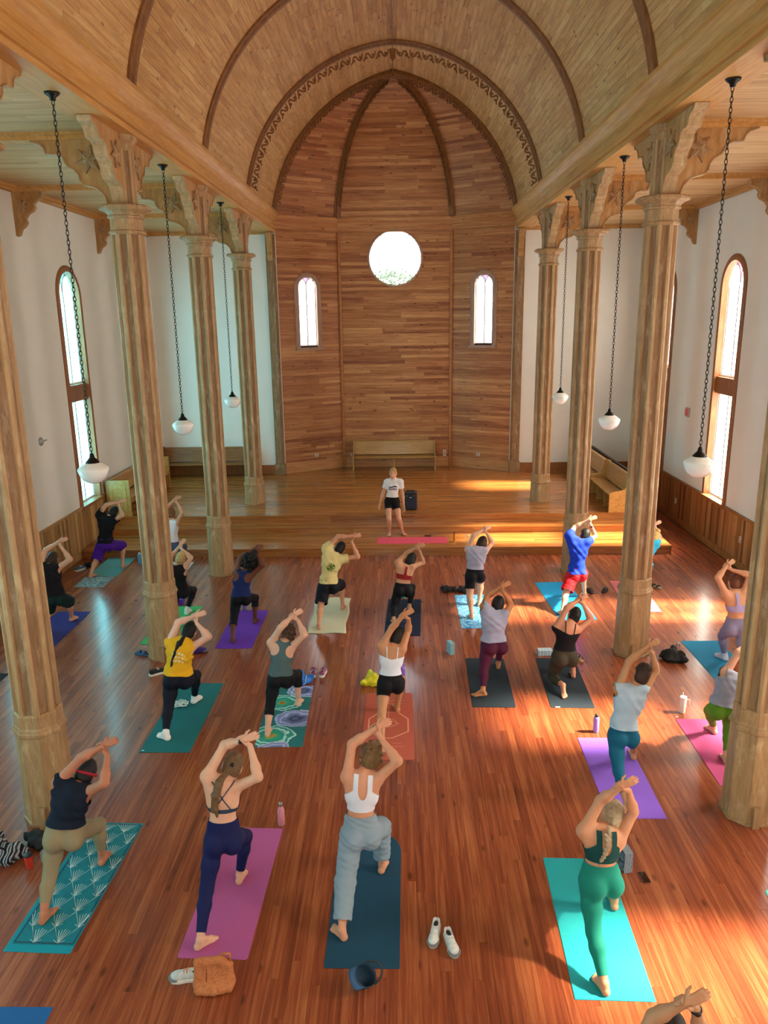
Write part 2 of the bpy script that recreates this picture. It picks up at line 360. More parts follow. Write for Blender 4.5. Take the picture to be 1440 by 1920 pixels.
for side in (-1,1):
    for y in (WINY if side<0 else WINR): side_window(n,side,y); n+=1
for uc,h,zb,zs in ((-4.9,.55,2.0,5.6),(0,.9,5.2,8.6),(4.9,.55,2.0,5.6)):  # unseen rear windows, added so their glowing panes fill the nave from behind
    root=structure(empty('window_%d'%n)); n+=1
    casing(Prear,root,uc,h,zb,zs,W_TRIM); lancet(Prear,root,uc,h,zb,zs,(zb+1.2,zb+2.3),G_R,G_AP,M_WHITE)
# side door under the far right window
root=structure(empty('door_1'))
m=MB(); m.hexa([Pr(DOOR_Y-WH,0,-.02),Pr(DOOR_Y+WH,0,-.02),Pr(DOOR_Y+WH,0,.0),Pr(DOOR_Y-WH,0,.0),Pr(DOOR_Y-WH,3.5,-.02),Pr(DOOR_Y+WH,3.5,-.02),Pr(DOOR_Y+WH,3.5,.0),Pr(DOOR_Y-WH,3.5,.0)]); m.build('door_leaf',W_TRIM,root)
for a,b in ((.15,1.1),(1.25,2.2),(2.35,3.35)):
    for s in (-1,1):
        u0,u1=sorted((DOOR_Y+s*.06,DOOR_Y+s*.44)); m=MB(); m.hexa([Pr(u0,a,-.035),Pr(u1,a,-.035),Pr(u1,a,-.02),Pr(u0,a,-.02),Pr(u0,b,-.035),Pr(u1,b,-.035),Pr(u1,b,-.02),Pr(u0,b,-.02)]); m.build('door_panel',W_TRIM,root)

# ---- wainscot on the side walls, baseboards -----------------------------------
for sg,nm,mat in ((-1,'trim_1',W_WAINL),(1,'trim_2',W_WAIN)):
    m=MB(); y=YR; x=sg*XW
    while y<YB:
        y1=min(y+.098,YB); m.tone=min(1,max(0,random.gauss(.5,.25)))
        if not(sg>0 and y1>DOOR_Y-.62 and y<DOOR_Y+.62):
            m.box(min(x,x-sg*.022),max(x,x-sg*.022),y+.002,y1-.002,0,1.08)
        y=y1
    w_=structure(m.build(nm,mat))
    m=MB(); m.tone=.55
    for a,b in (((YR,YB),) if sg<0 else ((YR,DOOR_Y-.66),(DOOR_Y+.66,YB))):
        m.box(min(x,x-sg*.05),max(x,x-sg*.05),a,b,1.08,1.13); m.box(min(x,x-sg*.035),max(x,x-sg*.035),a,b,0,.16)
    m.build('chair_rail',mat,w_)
for sg,nm in ((-1,'baseboard_back_left'),(1,'baseboard_back_right')):
    m=MB(); a,b=sorted((sg*3.72,sg*XW)); m.box(a,b,YB-.03,YB,.0,ST_Z+.28); structure(m.build(nm,W_TRIM))

# ---- aisle ceilings -------------------------------------------------------------
for sg,nm in ((-1,'ceiling_left'),(1,'ceiling_right')):
    a,b=sorted((sg*3.5,sg*(XW+.3)))
    m=MB(); m.box(a,b,YR-.3,YB+.3,ZC+.02,ZC+.3); ce=structure(m.build(nm,M_SLAB))
    m=MB(); y=YR; a,b=sorted((sg*3.6,sg*XW))
    while y<YB:
        y1=min(y+.11,YB); x=a
        while x<b:
            x1=min(b,x+random.uniform(1.2,3.0)); m.tone=min(1,max(0,random.gauss(.5,.22))); m.box(x+.001,x1-.001,y+.0015,y1-.0015,ZC,ZC+.02); x=x1
        y=y1
    m.build('ceiling_boards',W_AISLE,ce)['kind']='stuff'
    m=MB(); x=sg*XW; a,b=sorted((x,x-sg*.1)); m.box(a,b,YR,YB,ZC-.10,ZC); a,b=sorted((x,x-sg*.16)); m.box(a,b,YR,YB,ZC-.05,ZC); m.build('wall_moulding',W_CORN,ce)
    a,b=sorted((sg*3.72,sg*XW)); m=MB(); m.box(a,b,YB-.1,YB,ZC-.10,ZC); m.box(a,b,YB-.16,YB,ZC-.05,ZC); m.build('back_moulding',W_CORN,ce)
    for y in COLY:
        m=MB(); a,b=sorted((sg*3.75,sg*XW)); m.box(a,b,y-.10,y+.10,ZC-.09,ZC); m.box(a,b,y-.15,y+.15,ZC-.035,ZC); m.build('cross_beam',W_CORN,ce)

# ---- cornice beams --------------------------------------------------------------
tn_=3
for sg in (-1,1):
    prof=[(3.95,ZC-.05),(3.47,ZC-.05),(3.47,ZC+.22),(3.44,ZC+.235),(3.44,ZC+.27),(3.41,ZC+.30),(3.37,ZC+.40),(3.335,ZC+.44),(3.335,ZC+.50),(3.40,ZC+.53),(3.56,ZC+.56),(3.95,ZC+.56)]
    m=MB(); m.loft([[(sg*x,y,z) for x,z in prof] for y in (YR,YB-.02)]); c=structure(m.build('trim_%d'%tn_,W_CORN)); tn_+=1
    m=MB(); m.box(*sorted((sg*3.42,sg*3.47)),YR,YB-.02,ZC+.02,ZC+.05); m.build('cornice_bead',W_CORN,c)

# ---- barrel vault -----------------------------------------------------------------
def vpt(a,y,r=VR):
    c=math.cos(a); return (-r*c, y, VCZ+r*math.sin(a)+.09*max(0,1-abs(c)*1.6)**1.5)
A0=math.asin((VZ-VCZ)/VR)-.02; A1=math.pi-A0
m=MB(); n_=48
m.loft([[vpt(A0+(A1-A0)*k/n_,y,VR+.016) for k in range(n_+1)]+[vpt(A1-(A1-A0)*k/n_,y,VR+.2) for k in range(n_+1)] for y in (YR,YB+.05)])
ceiling=structure(m.build('ceiling_vault',M_SLAB))
BW=.10; ns=int((A1-A0)*VR/BW); vb=[]
for s in range(ns):
    a=A0+(A1-A0)*s/ns; b=A0+(A1-A0)*(s+1)/ns; y=YR-random.random()*2
    while y<YB:
        y1=min(YB,y+random.uniform(.7,2.2)); ya=max(y,YR)
        if y1-ya>.05:
            ar=pix_area((vpt(a,ya),vpt(b,ya),vpt(b,y1),vpt(a,y1))) if ya>5 else 0
            vb.append((ar,a,b,ya,y1,min(1,max(0,random.gauss(.5,.24)))))
        y=y1
vb.sort(key=lambda q:-q[0]); rest=MB()
for i,(ar,a,b,ya,yb,tn) in enumerate(vb):
    m=MB() if i<300 else rest; m.tone=tn; e=.0012/VR*1.3; r0=VR+random.uniform(-.003,.0)
    m.hexa([vpt(a+e,ya+.001,VR+.016),vpt(b-e,ya+.001,VR+.016),vpt(b-e,yb-.001,VR+.016),vpt(a+e,yb-.001,VR+.016),vpt(a+e,ya+.001,r0),vpt(b-e,ya+.001,r0),vpt(b-e,yb-.001,r0),vpt(a+e,yb-.001,r0)])
    if i<300: m.build('vault_board',W_VAULT,ceiling)
rest.build('vault_boards',W_VAULT,ceiling)['kind']='stuff'
m=MB(); m.box(-.012,.012,YR,YB,VCZ+VR-.02,VCZ+VR); m.build('ridge_batten',W_RIB,ceiling)
# scroll ornament, one mesh shared: lies in local x (along arch), z (down from rib), thickness y
def scroll_mesh(s=1.0):
    m=MB()
    def stroke(pts,wd):
        rings=[]
        for i,(x,z) in enumerate(pts):
            a=pts[max(i-1,0)]; b=pts[min(i+1,len(pts)-1)]; tx,tz=b[0]-a[0],b[1]-a[1]; l=math.hypot(tx,tz) or 1; w_=wd*(1-.25*abs(2*i/(len(pts)-1)-1)); nx,nz=-tz/l*w_,tx/l*w_
            rings.append([(x-nx,-.015,z-nz),(x+nx,-.015,z+nz),(x+nx,.015,z+nz),(x-nx,.015,z-nz)])
        m.loft(rings)
    # S wave from upper left ball to lower right ball
    pts=[]
    for k in range(8): a=math.radians(200-k*40); pts.append((.058+.042*math.cos(a)*(1-.05*k*.6), -.06+.042*math.sin(a)*(1-.05*k*.6)))
    stroke([(.0,-.01),(.03,-.10),(.075,-.135),(.12,-.115),(.145,-.06),(.17,-.03),(.21,-.035),(.235,-.075),(.265,-.145),(.30,-.165)],.018)
    for (cx,cz,r) in ((.065,-.075,.030),(.215,-.115,.026)):
        m.loft([[(cx+r*math.cos(2*math.pi*k/9),y,cz+r*math.sin(2*math.pi*k/9)) for k in range(9)] for y in (-.018,.018)])
    m.v=[(x*s,y,z*s) for x,y,z in m.v]
    me=m.mesh('scroll'); me.materials.append(W_RIB); fixn(me); return me
SCROLL=scroll_mesh(); SCROLLS=scroll_mesh(.8)
RIBP=[(-.13,0),(-.13,.045),(-.095,.055),(-.085,.04),(-.06,.05),(-.045,.085),(.045,.085),(.06,.05),(.085,.04),(.095,.055),(.13,.045),(.13,0)]
def rib(n,y):
    m=MB(); k_=56; m.loft([[vpt(A0+(A1-A0)*k/k_,y+dy,VR+.005-dr) for dy,dr in RIBP] for k in range(k_+1)])
    return structure(m.build('trim_%d'%n,W_RIB))
def frame_at(p,tx,up):
    x=Vector(tx).normalized(); z=Vector(up); z=(z-x*z.dot(x)).normalized(); y=z.cross(x)
    M=Matrix.Identity(4); M.col[0][:3]=x; M.col[1][:3]=y; M.col[2][:3]=z; M.col[3][:3]=p; return M
def fringe(parent,path,me,step,depth_up,end=.0):
    """hang scrolls along a polyline path; depth_up(p,t)->up vector pointing to the rib"""
    P=[Vector(p) for p in path]; L=[0]
    for a,b in zip(P,P[1:]): L.append(L[-1]+(b-a).length)
    nn=int((L[-1]-end)/step)
    for k in range(nn):
        s=k*step+step*.05
        i=max(j for j in range(len(L)-1) if L[j]<=s+1e-6); t=(s-L[i])/(L[i+1]-L[i]); p=P[i].lerp(P[i+1],t)
        s2=min(s+step,L[-1]-1e-4); i2=max(j for j in range(len(L)-1) if L[j]<=s2); q=P[i2].lerp(P[i2+1],(s2-L[i2])/(L[i2+1]-L[i2]))
        inst(me,'scroll',parent,frame_at(p,q-p,depth_up(p)))
RIBY=[7.15,11.2,15.2,19.4]
for y in RIBY:
    r=rib(tn_,y); tn_+=1
    if y==RIBY[-1]:
        for sg in (-1,1):
            path=[(sg*-1*(-(VR-.085)*math.cos(a)) if False else sg*(VR-.085)*math.cos(a),y,VCZ+(VR-.085)*math.sin(a)) for a in [math.radians(88.6)+(A0-math.radians(88.6))*k/60 for k in range(61)]]
            fringe(r,path,SCROLL,.30,lambda p:(p.x,0,p.z-VCZ),.1)
        m=MB(); zt=VCZ+VR-.08; m.prism([(-.075,zt),(-.075,zt-.05),(-.06,zt-.12),(-.06,zt-.18),(0,zt-.25),(.06,zt-.18),(.06,zt-.12),(.075,zt-.05),(.075,zt)],lambda p:(p[0],y-.04,p[1]),lambda p:(p[0],y+.04,p[1])); m.build('crown_pendant',W_RIB,r)

# ---- apse -------------------------------------------------------------------------
AZ1=8.12; APZ=11.27
cap_=(0.0,21.55)
def gore_k(h):   # horizontal shrink at height fraction h (circle profile of the vault)
    z=AZ1+(APZ-AZ1)*h; s=(z-VCZ)/(APZ-VCZ); s0=(AZ1-VCZ)/(APZ-VCZ)
    return math.sqrt(max(0,1-s*s))/math.sqrt(1-s0*s0)
def gpt(c,h,off=0.0):
    k=gore_k(h); x=cap_[0]+(c[0]-cap_[0])*k; y=cap_[1]+(c[1]-cap_[1])*k; z=AZ1+(APZ-AZ1)*h
    if off:
        v=Vector((x-cap_[0],y-cap_[1]+.5,(z-VCZ)))
        v=v.normalized()*off; x+=v.x;y+=v.y;z+=v.z
    return (x,y,z)
HS=[math.sin(math.pi/2*k/20) for k in range(20)]+[.9995]
m=MB(); 
for a,b in zip(AP,AP[1:]):
    for h0,h1 in zip(HS,HS[1:]):
        m.poly([gpt(a,h0,.02),gpt(b,h0,.02),gpt(b,h1,.02),gpt(a,h1,.02)]); m.poly([gpt(a,h0,.22),gpt(a,h1,.22),gpt(b,h1,.22),gpt(b,h0,.22)])
apse_ceiling=structure(m.build('ceiling_apse',M_SLAB))
m=MB()
arc=[0]; hh=[0.0]; NN=200
hp=0
for k in range(1,NN+1):
    h=math.sin(math.pi/2*k/NN)*.9995; a=Vector(gpt(AP[0],hp)); b=Vector(gpt(AP[0],h)); arc.append(arc[-1]+(b-a).length); hh.append(h); hp=h
rows=int(arc[-1]/.098)
for (a,b),WM in zip(zip(AP,AP[1:]),(W_APSEL,W_APSE,W_APSER)):
    m=MB()
    for r in range(rows):
        h0=float(np.interp(arc[-1]*r/rows+.001,arc,hh)); h1=float(np.interp(arc[-1]*(r+1)/rows-.001,arc,hh)); t=0.0
        while t<1:
            t1=min(1,t+random.uniform(.35,.9)); m.tone=min(1,max(0,random.gauss(.5,.24)))
            L_=lambda h,t,o:tuple(Vector(gpt(a,h,o)).lerp(Vector(gpt(b,h,o)),t))
            m.hexa([L_(h0,t+.001,.02),L_(h0,t1-.001,.02),L_(h1,t1-.001,.02),L_(h1,t+.001,.02),L_(h0,t+.001,0),L_(h0,t1-.001,0),L_(h1,t1-.001,0),L_(h1,t+.001,0)]); t=t1
    m.build('apse_ceiling_boards',WM,apse_ceiling)['kind']='stuff'
for i,c in enumerate(AP):
    p=[Vector(gpt(c,h)) for h in HS[:-1]]+[Vector((0,cap_[1],APZ))]
    m=MB(); rings=[]; wd=.13 if i in(0,3) else .10
    for k,q in enumerate(p):
        d=(p[min(k+1,len(p)-1)]-p[max(k-1,0)]).normalized(); inn=(Vector((cap_[0],cap_[1]-2.2,VCZ+1))-q); inn=(inn-d*inn.dot(d)).normalized(); sd_=d.cross(inn).normalized()
        if i in(0,3):
            inn=Vector((-math.copysign(1,c[0])*abs(gore_k(HS[k] if k<20 else 1)),0,-1*(q.z-VCZ)/3.6)).normalized(); sd_=Vector((0,1,0))
        rings.append([q+sd_*wd*a_+inn*b_ for a_,b_ in ((-1,-.03),(-1,.05),(-.6,.06),(-.4,.10),(.4,.10),(.6,.06),(1,.05),(1,-.03))])
    m.loft(rings); r=structure(m.build('trim_%d'%tn_,W_RIB)); tn_+=1
    # fringe hangs on the inside of the rib
    tops=[q+( (Vector((0,cap_[1]-.5,VCZ+.6))-q).normalized()*.10) for q in p]
    path=list(reversed(tops[:-1]))
    if i in (0,3): upf=lambda q:(q.x,0,q.z-VCZ)
    else: upf=lambda q,c=c:(q.x,(q.y-cap_[1]+.5),q.z-VCZ)
    fringe(r,path,SCROLLS,.235,upf,.15)
m=MB(); m.prism([(-.09,APZ+.25),(-.09,APZ+.05),(-.05,APZ-.02),(0,APZ-.12),(.05,APZ-.02),(.09,APZ+.05),(.09,APZ+.25)],lambda p:(p[0],cap_[1]-.10,p[1]),lambda p:(p[0],cap_[1]+.02,p[1])); m.build('apex_pendant',W_RIB,apse_ceiling)
# arch gap filler between vault end and apse
m=MB(); k_=40; m.loft([[vpt(A0+(A1-A0)*k/k_,YB+dy,VR+dr) for dy,dr in ((-.02,-.0),(.25,-.0),(.25,.5),(-.02,.5))] for k in range(k_+1)]); structure(m.build('trim_%d'%tn_,W_RIB)); tn_+=1

def apse_wall(name,a,b,op,WM=W_APSE):
    ux,uy=b[0]-a[0],b[1]-a[1]; L=math.hypot(ux,uy); ux/=L; uy/=L; nx,ny=uy,-ux  # inward normal (towards -y)
    P=lambda u,z,d:(a[0]+ux*u-nx*d, a[1]+uy*u-ny*d, z)
    W_=wall(name,lambda u,z,d:P(u,z,d+.018),-.02,L+.02,ST_Z-.3,AZ1+.3,[op] if op else [],M_SLAB,.3)
    m=MB(); z=ST_Z+.30; rh=.0925
    while z<7.72:
        z1=min(z+rh,7.74); u=0.0; segs=[]
        while u<L: u1=min(L,u+random.uniform(.6,2.6)); u1=L if L-u1<.25 else u1; segs.append((u,u1)); u=u1
        for u,u1 in segs:
            m.tone=min(1,max(0,random.gauss(.5,.24))); pieces=[(u,u1)]
            if op:
                uc,h,zb,zt=op; zm=(z+z1)/2
                ss=[uc-h+2*h*k/60 for k in range(61)]; ins=[s for s in ss if zb(s)<zm<zt(s)]
                if ins:
                    c0,c1=min(ins),max(ins); pieces=[(u,min(u1,c0)),(max(u,c1),u1)]
            for p,q in pieces:
                if q-p>.01:
                    dd=random.uniform(-.003,.0)
                    m.hexa([P(p+.001,z+.0015,.018),P(q-.001,z+.0015,.018),P(q-.001,z1-.0015,.018),P(p+.001,z1-.0015,.018),P(p+.001,z+.0015,dd),P(q-.001,z+.0015,dd),P(q-.001,z1-.0015,dd),P(p+.001,z1-.0015,dd)])
        z=z1
    m.build('wall_boards',WM,W_)['kind']='stuff'
    def bx(u0,u1,z0,z1,d0,name,mat=WM,tone=.6):
        mat=WM
        q=MB(); q.tone=tone; q.hexa([P(u0,z0,d0),P(u1,z0,d0),P(u1,z0,.02),P(u0,z0,.02),P(u0,z1,d0),P(u1,z1,d0),P(u1,z1,.02),P(u0,z1,.02)]); q.build(name,mat,W_)
    bx(0,L,ST_Z,ST_Z+.30,-.02,'baseboard',W_APSE,.85); bx(0,L,ST_Z+.30,ST_Z+.325,-.03,'baseboard_cap',W_APSE,.9)
    bx(0,L,7.74,8.10,-.025,'frieze',W_APSE,.65); bx(0,L,8.04,8.14,-.06,'cornice_moulding',W_APSE,.75); bx(0,L,7.72,7.76,-.04,'frieze_bead',W_APSE,.4)
    return W_,P,L
AL=math.hypot(1.77,1.05)
def opl(uc): return (uc,.30,(lambda u:4.42),archtop(uc,.30,6.13))
wl,PLa,_=apse_wall('wall_apse_left',AP[0],AP[1],opl(AL*.485),W_APSEL)
wr,PRa,_=apse_wall('wall_apse_right',AP[2],AP[3],opl(AL*.515),W_APSER)
rr=.80; opc=(1.73,rr,(lambda u:6.97-math.sqrt(max(0,rr*rr-(u-1.73)**2))),(lambda u:6.97+math.sqrt(max(0,rr*rr-(u-1.73)**2))))
wc,PCa,_=apse_wall('wall_apse_center',AP[1],AP[2],opc)
W_TRIMP=wood('apse_window_trim',('#8a6552','#ad8a76','#c4a492'),'Z',.5,(2,20),.4)
for P,uc in ((PLa,AL*.485),(PRa,AL*.515)):
    root=structure(empty('window_%d'%n)); n+=1
    casing(P,root,uc,.30,4.36,6.13,W_TRIMP,.14,.03); lancet(P,root,uc,.30,4.42,6.13,(5.0,5.6),G_A,G_AP,M_WHITE,.12,.022)
    q=MB(); q.hexa([P(uc-.45,4.30,-.09),P(uc+.45,4.30,-.09),P(uc+.45,4.30,.1),P(uc-.45,4.30,.1),P(uc-.45,4.37,-.09),P(uc+.45,4.37,-.09),P(uc+.45,4.37,.1),P(uc-.45,4.37,.1)]); q.build('window_sill',W_TRIMP,root)
root=structure(empty('window_%d'%n)); n+=1
q=MB(); q.loft([[PCa(1.73+r*math.cos(a),6.97+r*math.sin(a),d) for r,d in ((.785,.2),(.785,-.03),(.80,-.04),(.83,-.03),(.845,.0),(.845,.03))] for a in [2*math.pi*k/48 for k in range(49)]],True,False,False); q.build('round_casing',W_TRIMP,root)
q=MB(); q.poly([PCa(1.73+.80*math.cos(2*math.pi*k/48),6.97+.80*math.sin(2*math.pi*k/48),.14) for k in range(48)]); q.build('pane',G_C,root)
# corner beads and pilasters
for c in (AP[1],AP[2]):
    q=MB(); q.lathe([(.05,ST_Z),(.05,7.74)],(c[0]*.985,c[1]-.02,0),10); structure(q.build('trim_%d'%tn_,W_APSE)); tn_+=1
for sg in (-1,1):
    q=MB(); a,b=sorted((sg*3.47,sg*3.74)); q.box(a,b,YB-.10,YB+.02,ST_Z,7.6); a,b=sorted((sg*3.52,sg*3.69)); q.box(a,b,YB-.125,YB-.10,ST_Z+.4,7.0); q.box(*sorted((sg*3.44,sg*3.77)),YB-.14,YB+.02,ST_Z,ST_Z+.32)
    t_=structure(q.build('trim_%d'%tn_,W_COL)); tn_+=1
    q=MB(); q.prism([(0,7.62),(0,6.85),(-.06,6.9),(-.09,7.02),(-.07,7.1),(-.14,7.25),(-.16,7.4),(-.24,7.52),(-.26,7.62)],lambda p:(sg*3.53,YB-.1+p[0],p[1]),lambda p:(sg*3.68,YB-.1+p[0],p[1])); q.build('bracket',W_BRKT,t_)

# ---- stage ------------------------------------------------------------------------
def stage_boards(m,x0,x1,y0,y1,z0,z1,bw):
    y=y0
    while y<y1-1e-4:
        yb=min(y1,y+bw); x=x0
        while x<x1-1e-4:
            xb=min(x1,x+random.uniform(1.6,4.2)); m.tone=min(1,max(0,random.gauss(.5,.2))); m.box(x+.0008,xb-.0008,y+.0008,yb-.0008,z0,z1); x=xb
        y=yb
SXR=5.9
q=MB(); q.box(-XW+.05,SXR,ST_Y+.03,YB-.03,0,ST_Z-.025); st=structure(q.build('floor_stage',M_SLAB))
q=MB(); q.prism([(-3.4,YB-.03),(3.4,YB-.03),(3.4,YB+.05),(1.7,YB+1.03),(-1.7,YB+1.03),(-3.4,YB+.05)],lambda p:(p[0],p[1],0),lambda p:(p[0],p[1],ST_Z-.025)); q.build('apse_platform',M_SLAB,st)
q=MB(); stage_boards(q,-XW+.05,SXR,ST_Y,YB-.03,ST_Z-.025,ST_Z,.083); [stage_boards(q,-xx,xx,YB-.03+.083*k_,YB-.03+.083*k_+.083,ST_Z-.025,ST_Z,.083) for k_,xx in ((k_,max(1.7,3.42-max(0,.083*k_-.03)*1.69)) for k_ in range(13))]; q.build('platform_boards',W_STAGE,st)['kind']='stuff'
q=MB(); x=-XW+.05
while x<SXR: xb=min(SXR,x+random.uniform(2,4)); q.tone=random.random(); q.box(x,xb-.001,ST_Y,ST_Y+.03,.35,ST_Z-.03); x=xb
q.build('riser',W_STAGE,st)
q=MB(); q.box(-XW+.05,SXR,ST_Y-.025,ST_Y+.01,ST_Z-.032,ST_Z+.001); q.build('nosing',W_STAGE,st)
for z,y0,y1,xr in ((.352,17.6,18.0,SXR),(.193,16.42,17.6,6.15)):
    zr=z-.175 if z>.3 else 0.0
    q=MB(); q.box(-XW+.05,xr-.02,y0+.03,y1+.02,0,z-.03); stp=q.build('step',M_SLAB,st)
    q=MB(); stage_boards(q,-XW+.05,xr,y0,y1,z-.028,z,.10 if z>.3 else .118); q.build('tread_boards',W_STAGE,stp)
    q=MB(); x=-XW+.05
    while x<xr-.01: xb=min(xr-.01,x+random.uniform(2,4)); q.tone=random.random(); q.box(x,xb-.001,y0+.005,y0+.03,max(zr,0),z-.028); x=xb
    q.box(xr-.03,xr-.005,y0+.005,y1,0,z-.028); q.build('riser',W_STAGE,stp)
    q=MB(); q.box(-XW+.05,xr+.01,y0-.02,y0+.01,z-.034,z+.001); q.build('nosing',W_STAGE,stp)

# ---- columns ----------------------------------------------------------------------
def octo(ap,z): r=ap/math.cos(math.pi/8); return [(r*math.cos(math.pi/8+k*math.pi/4),r*math.sin(math.pi/8+k*math.pi/4),z) for k in range(8)]
def oct_mesh(name,secs,mat):
    m=MB(); m.loft([octo(a,z) for a,z in secs]); me=m.mesh(name); me.materials.append(mat); fixn(me); return me
def bead_mesh(z0,z1,ap,wd,dep,mat):
    """V batten on the octagon corner at +22.5 deg"""
    r=ap/math.cos(math.pi/8); a=math.pi/8; c=Vector((r*math.cos(a),r*math.sin(a)))
    t1=Vector((0,-1)); t2=Vector((-math.sin(math.pi/4),math.cos(math.pi/4)))
    ri=(ap-dep)/math.cos(math.pi/8); ci=Vector((ri*math.cos(a),ri*math.sin(a)))
    pts=[c, c+t2*wd, ci+t2*wd, ci, ci+t1*wd, c+t1*wd]
    m=MB(); m.tone=.75; m.loft([[(p.x,p.y,z) for p in pts] for z in (z0,z1)]); me=m.mesh('corner_strip'); me.materials.append(mat); fixn(me); return me
ME_pl={False:oct_mesh('plinth',[(.255,0),(.255,.03),(.242,.035),(.232,1.04)],W_COLP),True:oct_mesh('plinth',[(.255,ST_Z),(.255,ST_Z+.03),(.242,ST_Z+.035),(.232,1.04)],W_COLP)}
ME_md=oct_mesh('base_moulding',[(.238,1.04),(.25,1.055),(.25,1.085),(.24,1.10),(.236,1.12),(.224,1.14),(.224,1.27),(.208,1.285)],W_COLP)
ME_sh=oct_mesh('shaft',[(.186,1.28),(.180,6.4)],W_COL)
ME_bd=bead_mesh(1.28,6.4,.212,.034,.036,W_COLP)
ME_nk=oct_mesh('necking',[(.21,6.38),(.234,6.40),(.234,6.425),(.208,6.44),(.204,6.585),(.23,6.60),(.235,6.62),(.22,6.63)],W_COLP)
ME_cp=oct_mesh('capital',[(.22,6.625),(.228,6.65),(.26,6.68),(.312,6.70),(.332,6.715),(.332,6.745),(.31,6.765)],W_COLP)
ME_po=oct_mesh('upper_post',[(.150,6.76),(.150,7.5)],W_COL)
ME_pb=bead_mesh(6.77,7.48,.168,.03,.026,W_COLP)
ME_pc=oct_mesh('post_cap',[(.16,7.46),(.16,7.55),(.20,7.58),(.22,7.60),(.22,7.655)],W_COLP)
BR=[(.05,7.65),(.13,6.77),(.17,6.79),(.20,6.90),(.27,6.99),(.36,7.03),(.44,7.05),(.475,7.10),(.48,7.17),(.53,7.24),(.60,7.28),(.635,7.34),(.645,7.40),(.72,7.44),(.80,7.445),(.84,7.45),(.86,7.52),(.905,7.57),(1.0,7.60),(1.02,7.65)]
def bracket_mesh():
    m=MB(); m.tone=.5; m.prism(BR,lambda p:(p[0]*1.18,-.07,p[1]),lambda p:(p[0]*1.18,.07,p[1])); me=m.mesh('bracket'); me.materials.append(W_BRKT); fixn(me); return me
def soffit_mesh():
    m=MB(); m.tone=.8; pts=BR[1:]; rings=[]
    for i,p in enumerate(pts):
        a=pts[max(i-1,0)]; b=pts[min(i+1,len(pts)-1)]; tx,tz=(b[0]-a[0])*1.18,b[1]-a[1]; l=math.hypot(tx,tz); nx,nz=tz/l*.016,-tx/l*.016
        rings.append([(p[0]*1.18,-.088,p[1]),(p[0]*1.18+nx,-.088,p[1]+nz),(p[0]*1.18+nx,.088,p[1]+nz),(p[0]*1.18,.088,p[1])])
    m.loft(rings); me=m.mesh('soffit_strip'); me.materials.append(W_COLP); fixn(me); return me
def star_mesh(r,th,cx,cz):
    m=MB(); m.tone=.35; n6=6; pts=[]
    for k in range(12): a=math.pi/2+.25+k*math.pi/6; q=r if k%2==0 else r*.45; pts.append((cx+q*math.cos(a),cz+q*math.sin(a)))
    for s in (-1,):
        base=[m.vert((x,s*.068,z)) for x,z in pts]; top=m.vert((cx,s*(.07+th),cz))
        ring=[m.vert((x,s*(.07+th*.5),z)) for x,z in pts]
        for k in range(12):
            j=(k+1)%12; m.face(base[k],base[j],ring[j],ring[k]); m.face(ring[k],ring[j],top)
    me=m.mesh('star'); me.materials.append(W_COLP); fixn(me); return me
MIR=Matrix.Scale(-1,4,(0,1,0)); ME_br=bracket_mesh(); ME_sf=soffit_mesh(); ME_sr=star_mesh(.19,.05,.42,7.36)
def rot(k,ang,off=(0,0,0)): return Matrix.Translation(off)@Matrix.Rotation(ang,4,'Z')
def outlet_block(parent,x,y,mat):
    m=MB(); m.tone=.3; m.box(x-.035,x+.035,y-.03,y+.01,.0,.24); m.build('outlet_block',mat,parent)
for sg in (-1,1):
    for k,y in enumerate(COLY):
        onst=(k==3); root=empty('column',(sg*(3.77 if k==0 else COLX),y,0)); side='left' if sg<0 else 'right'
        sd_n='cyan-window side' if sg<0 else 'sunlit-window side'
        tag(root,'weathered octagonal timber column '+('beside the front row of mats','among the middle rows of mats','just before the stage steps','standing on the stage boards')[k]+', '+sd_n,'column','octagonal timber columns')
        inst(ME_pl[onst],'plinth',root); inst(ME_md,'base_moulding',root); inst(ME_sh,'shaft',root); inst(ME_nk,'necking',root); inst(ME_cp,'capital',root); up=inst(ME_po,'upper_post',root); inst(ME_pc,'post_cap',root)
        for j in range(8):
            inst(ME_bd,'corner_strip',root,rot(0,j*math.pi/4)); inst(ME_pb,'post_strip',up,rot(0,j*math.pi/4))
        for ang in ((math.pi if sg<0 else 0),math.pi/2,-math.pi/2):
            b=inst(ME_br,'bracket',root,rot(0,ang)); inst(ME_sf,'soffit_strip',b); inst(ME_sr,'star',b); inst(ME_sr,'star',b,MIR)
        if k<2: outlet_block(root,.03*-sg,-.262,W_COLP)
# wall brackets under the cross beams
BW_=[(0,7.61),(0,6.82),(.05,6.84),(.10,6.95),(.18,7.0),(.22,7.06),(.20,7.14),(.26,7.22),(.36,7.27),(.40,7.33),(.39,7.40),(.46,7.46),(.56,7.50),(.60,7.61)]
m=MB(); m.tone=.3; m.prism(BW_,lambda p:(p[0],-.065,p[1]),lambda p:(p[0],.065,p[1])); ME_wb=m.mesh('wall_bracket'); ME_wb.materials.append(W_BRKT); fixn(ME_wb)
ME_ws=star_mesh(.13,.04,.18,7.36)
for sg in (-1,1):
    for k,y in enumerate(COLY):
        o=inst(ME_wb,'wall_bracket',None,Matrix.Translation((sg*XW,y,0))@Matrix.Rotation(0 if sg<0 else math.pi,4,'Z'))
        tag(o,'star bracket on the '+('cyan' if sg<0 else 'sunlit')+'-windowed wall, opposite the column '+('beside the front row','among the middle mats','before the stage steps','on the stage')[k],'bracket','star brackets on the aisle walls'); inst(ME_ws,'star',o); inst(ME_ws,'star',o,MIR)
